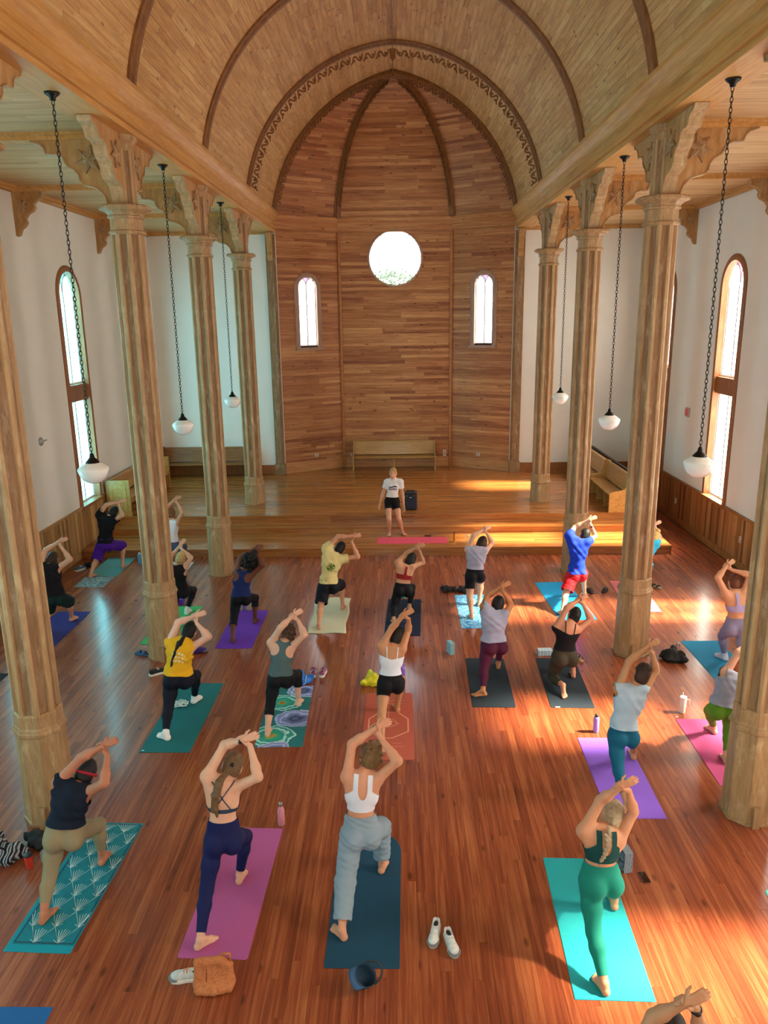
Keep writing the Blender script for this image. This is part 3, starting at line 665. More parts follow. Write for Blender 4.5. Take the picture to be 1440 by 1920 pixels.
# ================================================================== LAMPS, PEWS, FITTINGS
M_OPAL=plain('opal_glass','#f4f3ee',.12,var=.02,spec=.6,coat=.3); 
_p=M_OPAL.node_tree.nodes['Principled BSDF']; _p.inputs['Transmission Weight'].default_value=.0; _p.inputs['Subsurface Weight'].default_value=.4; _p.inputs['Subsurface Radius'].default_value=(.05,.05,.05)
M_BRONZE=plain('dark_bronze','#2b2a28',.35,metal=.8)
def link_mesh():
    m=MB(); n=10; pts=[]
    for k in range(n): a=2*math.pi*k/n; pts.append((.016*math.cos(a),0,.034*math.sin(a)))
    rings=[]
    for k in range(n+1):
        p=Vector(pts[k%n]); d=Vector((p.x/.016,0,p.z/.034)).normalized(); y=Vector((0,1,0))
        rings.append([p+d*.0048*math.cos(a)+y*.0048*math.sin(a) for a in (0,math.pi/2,math.pi,1.5*math.pi)])
    m.loft(rings,True,False,False); return m
LK=link_mesh()
def lamp_meshes():
    zt=ZC-.05; zs=3.60
    ca=MB(); ca.lathe([(.012,zt-.085),(.03,zt-.08),(.035,zt-.05),(.075,zt-.02),(.085,zt),(.0,zt)],(0,0,0),20)
    ch=MB(); z=zt-.10; k=0
    while z>zs+.03:
        for (x,y,zz) in LK.v: ch.vert((x,y,z+zz) if k%2==0 else (-y,x,z+zz))
        off=len(ch.v)-len(LK.v)
        for f in LK.f: ch.face(*[i+off for i in f])
        z-=.052; k+=1
    fi=MB(); fi.lathe([(.012,zs+.05),(.02,zs+.045),(.03,zs+.02),(.034,zs-.005),(.05,zs-.02),(.075,zs-.05),(.085,zs-.06),(.085,zs-.075),(.06,zs-.075)],(0,0,0),24)
    sh=MB(); sh.lathe([(.07,zs-.06),(.10,zs-.075),(.16,zs-.115),(.183,zs-.14),(.185,zs-.16),(.165,zs-.215),(.14,zs-.26),(.125,zs-.275),(.10,zs-.30),(.06,zs-.318),(.0,zs-.325)],(0,0,0),32)
    out=[]
    for m,nm,mt in ((ca,'ceiling_rose',M_BRONZE),(ch,'chain',M_BLACKM),(fi,'fitter',M_BRONZE),(sh,'glass_shade',M_OPAL)):
        me=m.mesh(nm); me.materials.append(mt); fixn(me)
        if nm!='chain': me.polygons.foreach_set('use_smooth',[True]*len(me.polygons))
        out.append((nm,me))
    return out
LM=lamp_meshes()
for sg in (-1,1):
    for y,where in ((9.15,'between front and middle columns'),(13.2,'just before the stage steps'),(17.3,'above the stage steps')):
        r=empty('pendant_lamp',(sg*3.70,y,0)); tag(r,'white opal pendant lamp on long chain, '+where+', '+('cyan-window' if sg<0 else 'sunlit-window')+' side','lamp','opal pendant lamps')
        for nm,me in LM: inst(me,nm,r)
# pews -----------------------------------------------------------------------------
def pew(name,label,loc,rz,L,mat,panel_end=False,legs=2,group=None):
    r=empty('pew',loc,rz); tag(r,label,'pew',group)   # local: x along, faces -y
    q=MB(); q.tone=.6; q.box(-L/2,L/2,-.42,-.02,.40,.435); bevel(q.build('seat',mat,r),.008)
    q=MB(); q.tone=.5; q.hexa([(-L/2,-.02,.46),(L/2,-.02,.46),(L/2,.02,.46),(-L/2,.02,.46),(-L/2,.07,.86),(L/2,.07,.86),(L/2,.10,.86),(-L/2,.10,.86)]); q.build('backrest',mat,r)
    q=MB(); q.tone=.8; q.box(-L/2,L/2,.05,.125,.855,.885); bevel(q.build('top_rail',mat,r),.006)
    for s in (-1,1):
        x=s*L/2; q=MB(); q.tone=.7; q.prism([(-.45,0),(-.45,.90),(.14,.90),(.14,0)] if panel_end else [(-.45,0),(-.45,.46),(-.40,.50),(-.10,.56),(-.02,.70),(.03,.91),(.14,.91),(.14,0)],lambda p:(x-.02,p[0],p[1]),lambda p:(x+.02,p[0],p[1])); e=bevel(q.build('end_panel',mat,r),.008)
        if panel_end:
            for a,b,c,d in ((-.36,.06,.12,.20),(-.36,.06,.70,.78),(-.36,-.28,.20,.70),(-.02,.06,.20,.70)):
                q=MB(); q.tone=.9; q.box(x+s*.02-.008,x+s*.02+.012,a,b,c,d); q.build('panel_moulding',mat,e)
    for k in range(1,legs):
        x=-L/2+L*k/legs; q=MB(); q.tone=.5; q.box(x-.02,x+.02,-.38,-.02,0,.40); q.build('leg',mat,r)
    q=MB(); q.tone=.4; q.box(-L/2,L/2,-.04,-.02,.05,.38) if panel_end else q.box(-L/2,L/2,-.05,-.02,.28,.38); q.build('rail',mat,r)
    return r
pew('p','pale oak pew standing alone against the apse wall under the round window',(-.09,23.93,ST_Z),0,2.56,W_PEW)
pew('p','long brown pew against the white back wall, in the aisle with cyan windows',(-5.8,22.98,ST_Z),0,2.75,W_PEWD)
pew('p','pew along the cyan-windowed wall, its framed end panel facing the steps',(-6.98,19.72,ST_Z),math.pi/2,3.3,W_PEW,True)
pew('p','pew on the stage before the guard panel, the one farther from the steps',(5.55,21.35,ST_Z),-math.pi/2,2.35,W_PEW,legs=2)
pew('p','pew on the stage before the guard panel, the one closer to the steps',(5.58,19.05,ST_Z),-math.pi/2,2.1,W_PEW,legs=3)
# stage guard behind the right pews
r=empty('stage_guard_panel',(0,0,0)); tag(r,'dark topped guard panel along the stage edge behind two pews','guard')
q=MB(); q.box(5.80,5.84,18.1,22.6,ST_Z,1.40); q.build('panel',W_PEWD,r); q=MB(); q.box(5.785,5.86,18.1,22.6,1.40,1.44); q.build('top_rail',plain('dark_cap','#2a1c16',.4),r)
# fittings on walls ------------------------------------------------------------------
M_PLATE=plain('ivory_plate','#d9d2c2',.4,var=.03); M_DARKH=plain('socket_dark','#3a3632',.6)
def plate_at(P,u,z,label,w_=.08,h_=.12):
    c=Vector(P(u,z,-.012)); r=empty('wall_outlet',c); tag(r,label,'outlet')
    def box3(u0,u1,z0,z1,d0,d1,nm,mt):
        q=MB(); pts=[P(u0,z0,d0),P(u1,z0,d0),P(u1,z0,d1),P(u0,z0,d1),P(u0,z1,d0),P(u1,z1,d0),P(u1,z1,d1),P(u0,z1,d1)]; q.hexa([tuple(Vector(p)-c) for p in pts]); q.build(nm,mt,r)
    box3(u-w_/2,u+w_/2,z-h_/2,z+h_/2,-.012,.0,'plate',M_PLATE)
    for dz in (-.028,.028): box3(u-.017,u+.017,z+dz-.014,z+dz+.014,-.016,-.011,'socket',M_DARKH)
plate_at(PLa,AL*.54,ST_Z+.48,'small ivory outlet plate low on the angled apse wall toward the cyan windows',.11,.11)
plate_at(PRa,AL*.47,ST_Z+.46,'small ivory outlet plate low on the angled apse wall toward the sunlit windows',.11,.11)
plate_at(PCa,.29,ST_Z+.40,'small single outlet plate on the apse wall just beyond the pale pew',.11,.11)
plate_at(PCa,3.26,ST_Z+.42,'tall double outlet plate on the apse wall just beyond the pale pew',.10,.2)
plate_at(lambda u,z,d:Pr(u,z,d-.022),19.2,.55,'ivory outlet plate on the dark wainscot near the side door',.08,.13)
plate_at(lambda u,z,d:Pr(u,z,d-.022),15.4,.62,'ivory outlet plate on the dark wainscot near the tall window sill',.08,.13)
plate_at(lambda u,z,d:(u,YB+d,z),4.32,ST_Z+.42,'white outlet plate low on the white back wall beside the apse pilaster',.09,.13)
for u,lb in ((.57,'left'),(2.92,'right')):
    c=Vector(PCa(u,2.62,0)); r=empty('wall_rosette',c); tag(r,'small round wooden rosette on the apse wall above the '+('single' if u<1 else 'double')+' outlet plate','rosette','rosettes on the apse wall')
    q=MB(); q.lathe([(.055,0),(.055,.02),(.03,.03),(.02,.03),(.02,.012),(0,.012)],(0,0,0),16); o=q.build('ring',W_APSE,r); o.rotation_euler=(math.pi/2,0,0)
    q=MB(); q.lathe([(.02,.012),(.02,.02),(0,.02)],(0,0,0),12); o=q.build('hole_plug',M_DARKH,r); o.rotation_euler=(math.pi/2,0,0)
P_=onx(1291,773,XW); r=empty('alarm_box',(XW,P_[1],P_[2])); tag(r,'small red and grey alarm box on the white wall between tall windows','alarm box')
q=MB(); q.box(-.05,0,-.11,.11,-.11,.11); bevel(q.build('housing',plain('alarm_grey','#b9a79c',.5),r),.01); q=MB(); q.box(-.06,-.048,-.07,.09,-.08,.08); q.build('front',plain('alarm_red','#d9564f',.4),r)
P_=onx(76,828,-XW); r=empty('wall_fitting',(-XW,P_[1],P_[2])); tag(r,'small oval grey metal fitting on the white wall beside the cyan window','fitting')
q=MB(); q.lathe([(.085,0),(.085,.02),(.05,.05),(0,.06)],(0,0,0),20); o=q.build('cover',plain('fitting_grey','#a9aaa8',.4,metal=.5),r,True); o.rotation_euler=(0,math.pi/2,0)
q=MB(); q.tube([(.03,.02,0),(.09,.10,.02)],.012,8); q.build('nozzle',MATS['fitting_grey'],r)
# speaker on the stage -----------------------------------------------------------------
sp=onz(770,957,ST_Z); r=empty('speaker',(sp[0],sp[1]+.14,ST_Z)); tag(r,'black portable loudspeaker with top handle on the stage behind the instructor','speaker')
M_SPK=plain('speaker_plastic','#15171f',.45); M_GRL=plain('speaker_grille','#1b2238',.6)
q=MB(); q.prism([(-.17,-.10),(-.17,.14),(.17,.14),(.17,-.10),(.13,-.15),(-.13,-.15)],lambda p:(p[0],p[1],.015),lambda p:(p[0],p[1],.44)); bevel(q.build('cabinet',M_SPK,r),.015)
q=MB(); q.prism([(-.125,.05),(.125,.05),(.125,.31),(-.125,.31)],lambda p:(p[0],-.156,p[1]),lambda p:(p[0],-.148,p[1])); q.build('grille',M_GRL,r)
q=MB(); q.box(-.03,.03,-.158,-.149,.325,.34); q.build('badge',plain('badge_silver','#b9bcc4',.3,metal=.5),r)
for s in (-1,1):
    q=MB(); q.lathe([(.012,0),(.012,.012),(0,.012)],(0,0,0),10); o=q.build('knob',plain('knob_grey','#8f939c',.4),r); o.location=(s*.09,-.148,.37); o.rotation_euler=(math.pi/2,0,0)
q=MB(); q.tube([(-.10,0,.43),(-.10,0,.475),(.10,0,.475),(.10,0,.43)],.014,8); q.build('handle',M_SPK,r)
for a in (-.12,.12):
    for b in (-.08,.1): q=MB(); q.lathe([(.018,0),(.018,.016),(0,.016)],(a,b,0),8); q.build('foot',M_SPK,r)
# tree outside the round window ---------------------------------------------------------
tp=ony(735,536,40.0)
r=empty('tree',(tp[0],40,0)); tag(r,'pale green tree top seen low through the round apse window','tree')
M_LEAF=plain('leaf_green','#2a4a1c',.6,var=.3,scale=3); M_BARK=plain('bark','#5a4632',.8)
q=MB(); q.tube([(0,0,-1),(.1,0,3),(-.1,.1,tp[2]-.5)],[.28,.2,.08],8)
for k in range(6):
    a=k*1.05; q.tube([(0,0,tp[2]-2.2+.2*k),(math.cos(a)*1.0,math.sin(a)*.8,tp[2]-.8),(math.cos(a)*1.5,math.sin(a)*1.2,tp[2]-.3)],[.08,.05,.02],6)
q.build('trunk',M_BARK,r)
q=MB(); rr_=random.Random(3)
for k in range(2600):
    a=rr_.random()*6.283; b=math.acos(rr_.uniform(-1,1)); rad=rr_.uniform(.6,1)**.5; 
    c=Vector((1.55*rad*math.sin(b)*math.cos(a)*(1+.2*math.sin(5*a)),1.3*rad*math.sin(b)*math.sin(a),tp[2]-.35+1.1*rad*math.cos(b)*(1+.15*math.sin(3*a))))
    n_v=Vector((rr_.gauss(0,1),rr_.gauss(0,1),rr_.gauss(0,1))).normalized(); t=n_v.orthogonal().normalized(); s_=n_v.cross(t); l=.09
    q.poly([c-t*l,c+s_*l*.5,c+t*l,c-s_*l*.5])
o=q.build('foliage',M_LEAF,r); o['kind']='stuff'
# ================================================================== PEOPLE
f32=np.float32
def V3(p): return np.array(p,dtype=float)
def nrm(v): v=V3(v); return v/(np.linalg.norm(v)+1e-9)
def cap(a,b,ra,rb=None,tag=''): return ('c',V3(a),V3(b),ra,ra if rb is None else rb,tag)
def ell(c,ax,r,tag=''): return ('e',V3(c),np.array([V3(a) for a in ax]),V3(r),0,tag)
def pdist(p,X,Y,Z):
    if p[0]=='c':
        a,b,ra,rb=p[1:5]; d=b-a; L2=max(1e-9,d@d)
        h=np.clip(((X-a[0])*d[0]+(Y-a[1])*d[1]+(Z-a[2])*d[2])/L2,0,1)
        return np.sqrt((X-a[0]-h*d[0])**2+(Y-a[1]-h*d[1])**2+(Z-a[2]-h*d[2])**2)-(ra+(rb-ra)*h)
    c,A,r=p[1:4]; x,y,z=X-c[0],Y-c[1],Z-c[2]
    u=(x*A[0][0]+y*A[0][1]+z*A[0][2]); v=(x*A[1][0]+y*A[1][1]+z*A[1][2]); w_=(x*A[2][0]+y*A[2][1]+z*A[2][2])
    k0=np.sqrt((u/r[0])**2+(v/r[1])**2+(w_/r[2])**2); k1=np.sqrt((u/r[0]**2)**2+(v/r[1]**2)**2+(w_/r[2]**2)**2)+1e-6
    return k0*(k0-1)/k1
def pbox(p):
    if p[0]=='c':
        m=max(p[3],p[4]); return np.minimum(p[1],p[2])-m, np.maximum(p[1],p[2])+m
    m=max(p[3]); return p[1]-m,p[1]+m
def iso(prims,vx,k=.03,inf=0.0,sub=(),planes=()):
    los,his=zip(*[pbox(p) for p in prims]); lo=np.min(los,0)-inf-3*vx; hi=np.max(his,0)+inf+3*vx
    lo=np.floor(lo/vx)*vx; n=np.ceil((hi-lo)/vx).astype(int)+1
    ax=[(lo[i]+np.arange(n[i])*vx).astype(f32) for i in range(3)]
    F=np.full(n,.25,f32); mg=k+inf+2*vx
    for p,bl,bh in zip(prims,los,his):
        i0=np.maximum(0,np.floor((bl-mg-lo)/vx).astype(int)); i1=np.minimum(n,np.ceil((bh+mg-lo)/vx).astype(int)+1)
        s=tuple(slice(a,b) for a,b in zip(i0,i1))
        X=ax[0][s[0]][:,None,None]; Y=ax[1][s[1]][None,:,None]; Z=ax[2][s[2]][None,None,:]
        d=(pdist(p,X,Y,Z)-inf).astype(f32); f=F[s]; h=np.clip(.5+.5*(d-f)/k,0,1); F[s]=d*(1-h)+f*h-k*h*(1-h)
    if sub or planes:
        X=ax[0][:,None,None]; Y=ax[1][None,:,None]; Z=ax[2][None,None,:]
        for p in sub: F=np.maximum(F,-pdist(p,X,Y,Z)).astype(f32)
        for q,nn in planes: F=np.maximum(F,(X-q[0])*nn[0]+(Y-q[1])*nn[1]+(Z-q[2])*nn[2]).astype(f32)
    return nets(F,lo,vx)
def nets(F,lo,vx):
    s=F<0; n=np.array(F.shape)
    cnt=np.zeros(n-1,np.int8)
    for dx in (0,1):
        for dy in (0,1):
            for dz in (0,1): cnt+=s[dx:n[0]-1+dx,dy:n[1]-1+dy,dz:n[2]-1+dz]
    C=np.argwhere((cnt>0)&(cnt<8)); idx=np.full(n-1,-1,np.int64); idx[C[:,0],C[:,1],C[:,2]]=np.arange(len(C))
    acc=np.zeros((len(C),3)); num=np.zeros(len(C))
    for axis in range(3):
        o=[a for a in range(3) if a!=axis]
        for p in (0,1):
            for q in (0,1):
                A=C.copy(); A[:,o[0]]+=p; A[:,o[1]]+=q; B=A.copy(); B[:,axis]+=1
                fa=F[A[:,0],A[:,1],A[:,2]]; fb=F[B[:,0],B[:,1],B[:,2]]; m=(fa<0)!=(fb<0)
                t=np.where(m,fa/np.where(m,fa-fb,1),0); P=(A-C).astype(float); P[:,axis]+=t
                acc[m]+=P[m]; num[m]+=1
    Vv=(C+acc/np.maximum(num,1)[:,None])*vx+lo; Q=[]
    for axis in range(3):
        o=[(axis+1)%3,(axis+2)%3]
        sl0=[slice(None)]*3; sl1=[slice(None)]*3; sl0[axis]=slice(0,-1); sl1[axis]=slice(1,None)
        E=np.argwhere(s[tuple(sl0)]!=s[tuple(sl1)])
        E=E[(E[:,o[0]]>0)&(E[:,o[1]]>0)&(E[:,o[0]]<n[o[0]]-1)&(E[:,o[1]]<n[o[1]]-1)]
        ins=s[E[:,0],E[:,1],E[:,2]]
        def ci(a,b):
            T=E.copy(); T[:,o[0]]-=a; T[:,o[1]]-=b; return idx[T[:,0],T[:,1],T[:,2]]
        q=np.stack([ci(1,1),ci(0,1),ci(0,0),ci(1,0)],1); q[~ins]=q[~ins][:,::-1]; Q.append(q)
    Q=np.concatenate(Q); Q=Q[(Q>=0).all(1)]
    return Vv,Q
def smooth(V,Q,it=1,lam=.5):
    for _ in range(it):
        a=np.zeros_like(V); c=np.zeros(len(V))
        for i in range(4):
            for j in ((i+1)%4,(i+3)%4): np.add.at(a,Q[:,i],V[Q[:,j]]); np.add.at(c,Q[:,i],1)
        V=V+lam*(a/np.maximum(c,1)[:,None]-V)
    return V
def subdivide(v,t,n_):
    E=np.sort(np.concatenate([t[:,[0,1]],t[:,[1,2]],t[:,[2,0]]]),1); U,inv=np.unique(E,axis=0,return_inverse=True); inv=inv.reshape(-1)+len(v); k=len(t)
    a,b,c=inv[:k],inv[k:2*k],inv[2*k:]; v2=np.concatenate([v,(v[U[:,0]]+v[U[:,1]])/2]); n2=np.concatenate([n_,(n_[U[:,0]]+n_[U[:,1]])/2])
    return v2,np.concatenate([np.stack([t[:,0],a,c],1),np.stack([a,t[:,1],b],1),np.stack([c,b,t[:,2]],1),np.stack([a,b,c],1)]),n2
def clip3(V,T,g): return clip(V,None,g,T)
def clip(V,Q,g,T=None):
    if T is None: T=np.concatenate([Q[:,[0,1,2]],Q[:,[0,2,3]]])
    gi=g>0; k=gi[T].sum(1)
    out=[T[k==3]]; parts=T[(k==1)|(k==2)]; kk=gi[parts].sum(1); nv=[]; 
    if len(parts):
        odd=np.where(kk==1,1,0)[:,None]==gi[parts]; r=np.argmax(odd,1); ar=np.arange(len(parts))
        A=parts[ar,r]; B=parts[ar,(r+1)%3]; Cc=parts[ar,(r+2)%3]
        E=np.concatenate([np.stack([A,B],1),np.stack([A,Cc],1)]); Es=np.sort(E,1); U,inv=np.unique(Es,axis=0,return_inverse=True); inv=inv.reshape(-1)
        t=g[U[:,0]]/(g[U[:,0]]-g[U[:,1]]); NV=V[U[:,0]]*(1-t)[:,None]+V[U[:,1]]*t[:,None]; base=len(V); ab=base+inv[:len(parts)]; ac=base+inv[len(parts):]
        one=kk==1
        out.append(np.stack([A,ab,ac],1)[one]); two=~one
        out.append(np.stack([ab,B,Cc],1)[two]); out.append(np.stack([ab,Cc,ac],1)[two]); V=np.concatenate([V,NV])
    T=np.concatenate(out)
    if not len(T): return np.zeros((0,3)),np.zeros((0,3),int)
    u,inv=np.unique(T,return_inverse=True); return V[u],inv.reshape(-1,3)
def mkmesh(name,V,F,mat,parent=None,org=(0,0,0),mats=None,fm=None):
    V=np.asarray(V)-np.asarray(org); me=bpy.data.meshes.new(name); nf,k=F.shape
    me.vertices.add(len(V)); me.vertices.foreach_set('co',V.astype(f32).ravel()); me.loops.add(nf*k); me.loops.foreach_set('vertex_index',F.astype(np.int32).ravel())
    me.polygons.add(nf); me.polygons.foreach_set('loop_start',np.arange(0,nf*k,k,dtype=np.int32)); me.polygons.foreach_set('use_smooth',np.ones(nf,bool)); me.update(calc_edges=True)
    for m in (mats or [mat]): me.materials.append(m)
    if fm is not None: me.polygons.foreach_set('material_index',fm.astype(np.int32))
    me.validate(); return link(bpy.data.objects.new(name,me),parent)
def segpar(V,a,b):
    d=b-a; h=((V-a)@d)/(d@d); hc=np.clip(h,0,1); return h,np.linalg.norm(V-a-hc[:,None]*d,axis=1)
def ik(a,b,l1,l2,pole):
    d=b-a; D=np.linalg.norm(d); D=min(D,(l1+l2)*.999); u=nrm(d); x=(l1*l1-l2*l2+D*D)/(2*D); hgt=math.sqrt(max(0,l1*l1-x*x)); p=V3(pole); p=nrm(p-u*(p@u)); return a+u*x+p*hgt
def fit_on_ray(px,ydef,frm,L,lo=-.12,hi=.22):
    best=None
    for y in np.arange(ydef+lo,ydef+hi,.01):
        q=ony(px[0],px[1],y); c=(np.linalg.norm(q-frm)-L)**2+.03*(y-ydef)**2
        if best is None or c<best[0]: best=(c,q)
    q=best[1]; d=q-frm; l=np.linalg.norm(d); return frm+d/l*min(max(l,L*.8),L*1.18)
def open_hand(w_,d,n_,S=1.0,curl=.25,th=1):
    d=nrm(d); n_=nrm(V3(n_)-d*(V3(n_)@d)); l=np.cross(n_,d); P=[]
    for o in (-.022,-.007,.008,.022): P.append(cap(w_+d*.008*S+l*o*.75*S,w_+d*.072*S+l*o*S,.0135*S,.0115*S,'hand'))
    for o,L in ((-.026,.058),(-.009,.074),(.009,.078),(.026,.068)):
        k=w_+d*.078*S+l*o*S; m_=k+nrm(d+n_*curl*.6+l*o*2.2)*L*.52*S; e=m_+nrm(d+n_*curl*1.6+l*o*1.0)*L*.48*S
        P+= [cap(k,m_,.0095*S,.0086*S,'hand'),cap(m_,e,.0086*S,.0068*S,'hand')]
    k=w_+d*.02*S+l*th*.02*S; m_=k+nrm(d*.75+l*th*.75+n_*.35)*.042*S; e=m_+nrm(d+l*th*.35+n_*.3)*.032*S
    P+=[cap(k,m_,.0135*S,.0105*S,'hand'),cap(m_,e,.0105*S,.0078*S,'hand')]
    return P
def grip_hand(G,ax,w_,S=1.0):
    ax=nrm(ax); e1=V3(w_)-G; e1=nrm(e1-ax*(e1@ax)); e2=np.cross(ax,e1); P=[]; r=.036*S
    for o in (-.024,-.008,.008,.024): P.append(cap(w_,G+e1*r+ax*o*S+e2*.004,.015*S,.0115*S,'hand'))
    for i,o in enumerate((-.028,-.0095,.009,.027)):
        pts=[G+ax*o*S+r*(e1*math.cos(a)+e2*math.sin(a)) for a in np.radians([8,60,115,170,205-10*abs(i-1.5)])]
        for a,b,ra in zip(pts,pts[1:],(.0098,.0093,.0088,.008)): P.append(cap(a,b,ra*S,ra*.95*S,'hand'))
    pts=[G+ax*(.03+.004*k)*S+r*1.03*(e1*math.cos(a)-e2*math.sin(a)) for k,a in enumerate(np.radians([20,65,110]))]
    P+=[cap(w_+(G-w_)*.35+ax*.012,pts[0],.013*S,.012*S,'hand')]+[cap(a,b,.0112*S,.0095*S,'hand') for a,b in zip(pts,pts[1:])]
    return P
SKIN={}
def skin(hexc):
    if hexc not in SKIN: SKIN[hexc]=plain('skin_'+hexc.strip('#'),hexc,.5,var=.06,scale=14,spec=.35,sss=.08)
    return SKIN[hexc]
def fabric(name,hexc,rough=.8,var=.07,scale=140): return plain('fabric_'+name,hexc,rough,var=var,scale=scale,spec=.25,bump=.05)
def hairmat(hexc):
    nm='hair_'+hexc.strip('#')
    if nm in MATS: return MATS[nm]
    return plain(nm,hexc,.6,var=.3,scale=34,spec=.35,bump=.5)

def make_person(name,label,J,cfg):
    """J: dict of 3-D joints; cfg: clothes, hair, skin"""
    S=cfg.get('S',1.0); HS_=S*cfg.get('hd',1.08); Wd=cfg.get('w',1.0); fw=nrm(J['fw']); vx=cfg.get('vx',.013); fem=cfg.get('fem',True)
    P,N,H=J['pel'],J['neck'],J['head']; shL,shR,elL,elR,wrL,wrR=[J[k] for k in ('shL','shR','elL','elR','wrL','wrR')]
    hipL,hipR=J['hipL'],J['hipR']; org=V3((P[0],P[1],0))
    L=np.linalg.norm(N-P); ctrl=P+V3((0,0,.5*L))+(N-P)*np.array([.12,.3,0])
    ts=np.linspace(0,1,9); SP=np.array([(1-t)**2*P+2*t*(1-t)*ctrl+t*t*N for t in ts])
    rp=nrm(hipR-hipL); rc=nrm(shR-shL)
    def at(t):
        p=(1-t)**2*P+2*t*(1-t)*ctrl+t*t*N; d=nrm(2*(1-t)*(ctrl-P)+2*t*(N-ctrl)); r=nrm(rp*(1-t)+rc*t); r=nrm(r-d*(r@d)); f=nrm(fw-d*(fw@d)-r*(fw@r)); return p,r,f,d
    pr=[]
    p,r,f,d=at(.02); pr.append(ell(p+d*.015,(r,f,d),(.158*S*Wd,.108*S*Wd,.125*S),'low'))
    for s,hp in ((-1,hipL),(1,hipR)): pr.append(ell(p+r*s*.076*S*Wd-f*(.060 if fem else .05)*S*Wd-d*.035,(r,f,d),((.092 if fem else .086)*S*Wd,.100*S*Wd,.104*S),'low'))
    p,r,f,d=at(.22); pr.append(ell(p,(r,f,d),(.140*S*Wd,.098*S*Wd,.12*S),'mid'))
    p,r,f,d=at(.42); pr.append(ell(p,(r,f,d),(.118*S*Wd,.09*S*Wd,.13*S),'mid'))
    p,r,f,d=at(.66); pr.append(ell(p,(r,f,d),(.135*S*Wd,.10*S*Wd,.16*S),'up'))
    if fem:
        for s in (-1,1): pr.append(ell(p+r*s*.06*S+f*.075*S*Wd+d*.01,(r,f,d),(.062*S,.058*S,.062*S),'up'))
    p,r,f,d=at(.84); pr.append(ell(p,(r,f,d),(.128*S*(1 if fem else 1.12),.082*S,.10*S),'up'))
    k1=p+d*.02
    for s,sh in ((-1,shL),(1,shR)):
        pr.append(cap(p+r*s*.07*S,sh,.066*S,.055*S,'up')); pr.append(cap(N-d*.01,sh+(N-sh)*.15,.042*S,.046*S,'sh'))
        pr.append(cap(at(.6)[0]+r*s*.09*S-f*.02,sh,.05*S,.045*S,'up'))
    hu=nrm(nrm(H-N)*.62+d*.25+V3((0,0,.25))); hf=nrm(J.get('hf',fw)-hu*(V3(J.get('hf',fw))@hu)); hr=np.cross(hf,hu)
    pr.append(cap(N-d*.03,H-hu*.06*S,.054*S,.047*S,'neck'))
    body=list(pr)
    legs={}
    for s,hp,kn,an,tg in ((-1,hipL,J['knL'],J['anL'],'legL'),(1,hipR,J['knR'],J['anR'],'legR')):
        tw=.086*S*Wd; legs[tg]=(hp,kn,an)
        l=[cap(hp,hp+(kn-hp)*.5,tw,tw*.86,tg),cap(hp+(kn-hp)*.5,kn,tw*.86,.055*S*(.5+.5*Wd),tg)]
        cv=kn+(an-kn)*.32; sh_=nrm(an-kn); bk=-fw-sh_*((-fw)@sh_); cv=cv+nrm(bk)*.014*S
        l+=[cap(kn,cv,.052*S*(.5+.5*Wd),.055*S*(.5+.5*Wd),tg),cap(cv,an,.053*S*(.5+.5*Wd),.033*S,tg)]
        body+=l; pr+=l
    arms={'armL':(shL,elL,wrL),'armR':(shR,elR,wrR)}
    for tg,(a,b,c) in arms.items():
        m_=b+(c-b)*.3; aw=(.5+.5*Wd)*1.07
        body+=[cap(a,b,.049*S*aw*(1 if fem else 1.1),.037*S*aw,tg),cap(b,m_,.037*S*aw,.038*S*aw,tg),cap(m_,c,.038*S*aw,.0255*S,tg)]
    # head
    hd=[ell(H,(hr,hf,hu),(.074*HS_,.092*HS_,.112*HS_),'head'),ell(H+hf*.035*HS_-hu*.062*HS_,(hr,hf,hu),(.05*HS_,.056*HS_,.055*HS_),'head'),cap(H+hf*.088*HS_+hu*.0,H+hf*.108*HS_-hu*.028*HS_,.010*HS_,.014*HS_,'head'),cap(H-hu*.05*HS_,H-hu*.14*HS_-hf*.01,.05*HS_,.05*HS_,'head')]
    for s in (-1,1): hd.append(ell(H+hr*s*.075*HS_-hf*.008*HS_-hu*.012*HS_,(hr,hf,hu),(.010*HS_,.022*HS_,.033*HS_),'head'))
    body+=hd
    Vb,Qb=iso(body,vx,.032); Vb=smooth(Vb,Qb,1)
    parts=[(Vb,Qb)]
    fv=max(.0055,vx*.5)
    parts.append(iso(hd,fv*1.15,.012))
    # feet
    feet=[]
    for tg,an,he,to in (('L',J['anL'],J['heL'],J['toL']),('R',J['anR'],J['heR'],J['toR'])):
        dr=nrm(to-he); sd_=nrm(np.cross(dr,V3((0,0,1)))) ; ball=he+(to-he)*.70
        ft=[cap(an,he,.033*S,.030*S,'foot'),cap(an,ball+V3((0,0,.012)),.033*S,.020*S,'foot'),cap(he,ball+sd_*.018*S,.029*S,.019*S,'foot'),cap(he,ball-sd_*.018*S,.029*S,.019*S,'foot')]
        for j,o in enumerate((-.033,-.017,-.003,.011,.026)):
            big=(j==4) if tg=='L' else (j==0); rr_=.0125 if big else .0095
            tip=to+sd_*o*S-dr*(.02 if not big else .012)*(abs(j-(3.2 if tg=='L' else .8))*.45+.2)*S
            tip=V3((tip[0],tip[1],max(tip[2],rr_*S*.9))); ft.append(cap(ball+sd_*o*.9*S,tip,(rr_+.004)*S,rr_*S,'foot'))
        feet.append(ft); parts.append(iso([cap(J['an'+tg]+(J['kn'+tg]-J['an'+tg])*.22,J['an'+tg],.036*S,.033*S)]+ft,max(fv,.006),.014))
    # hands
    for hp in J['hands']: parts.append(iso(hp,fv,.007))
    Vs=[];Fs=[];o=0
    for v,q in parts: Vs.append(v); Fs.append(q+o); o+=len(v)
    Vall=np.concatenate(Vs); Vall[:,2]=np.maximum(Vall[:,2],J.get('zmin',.0072))
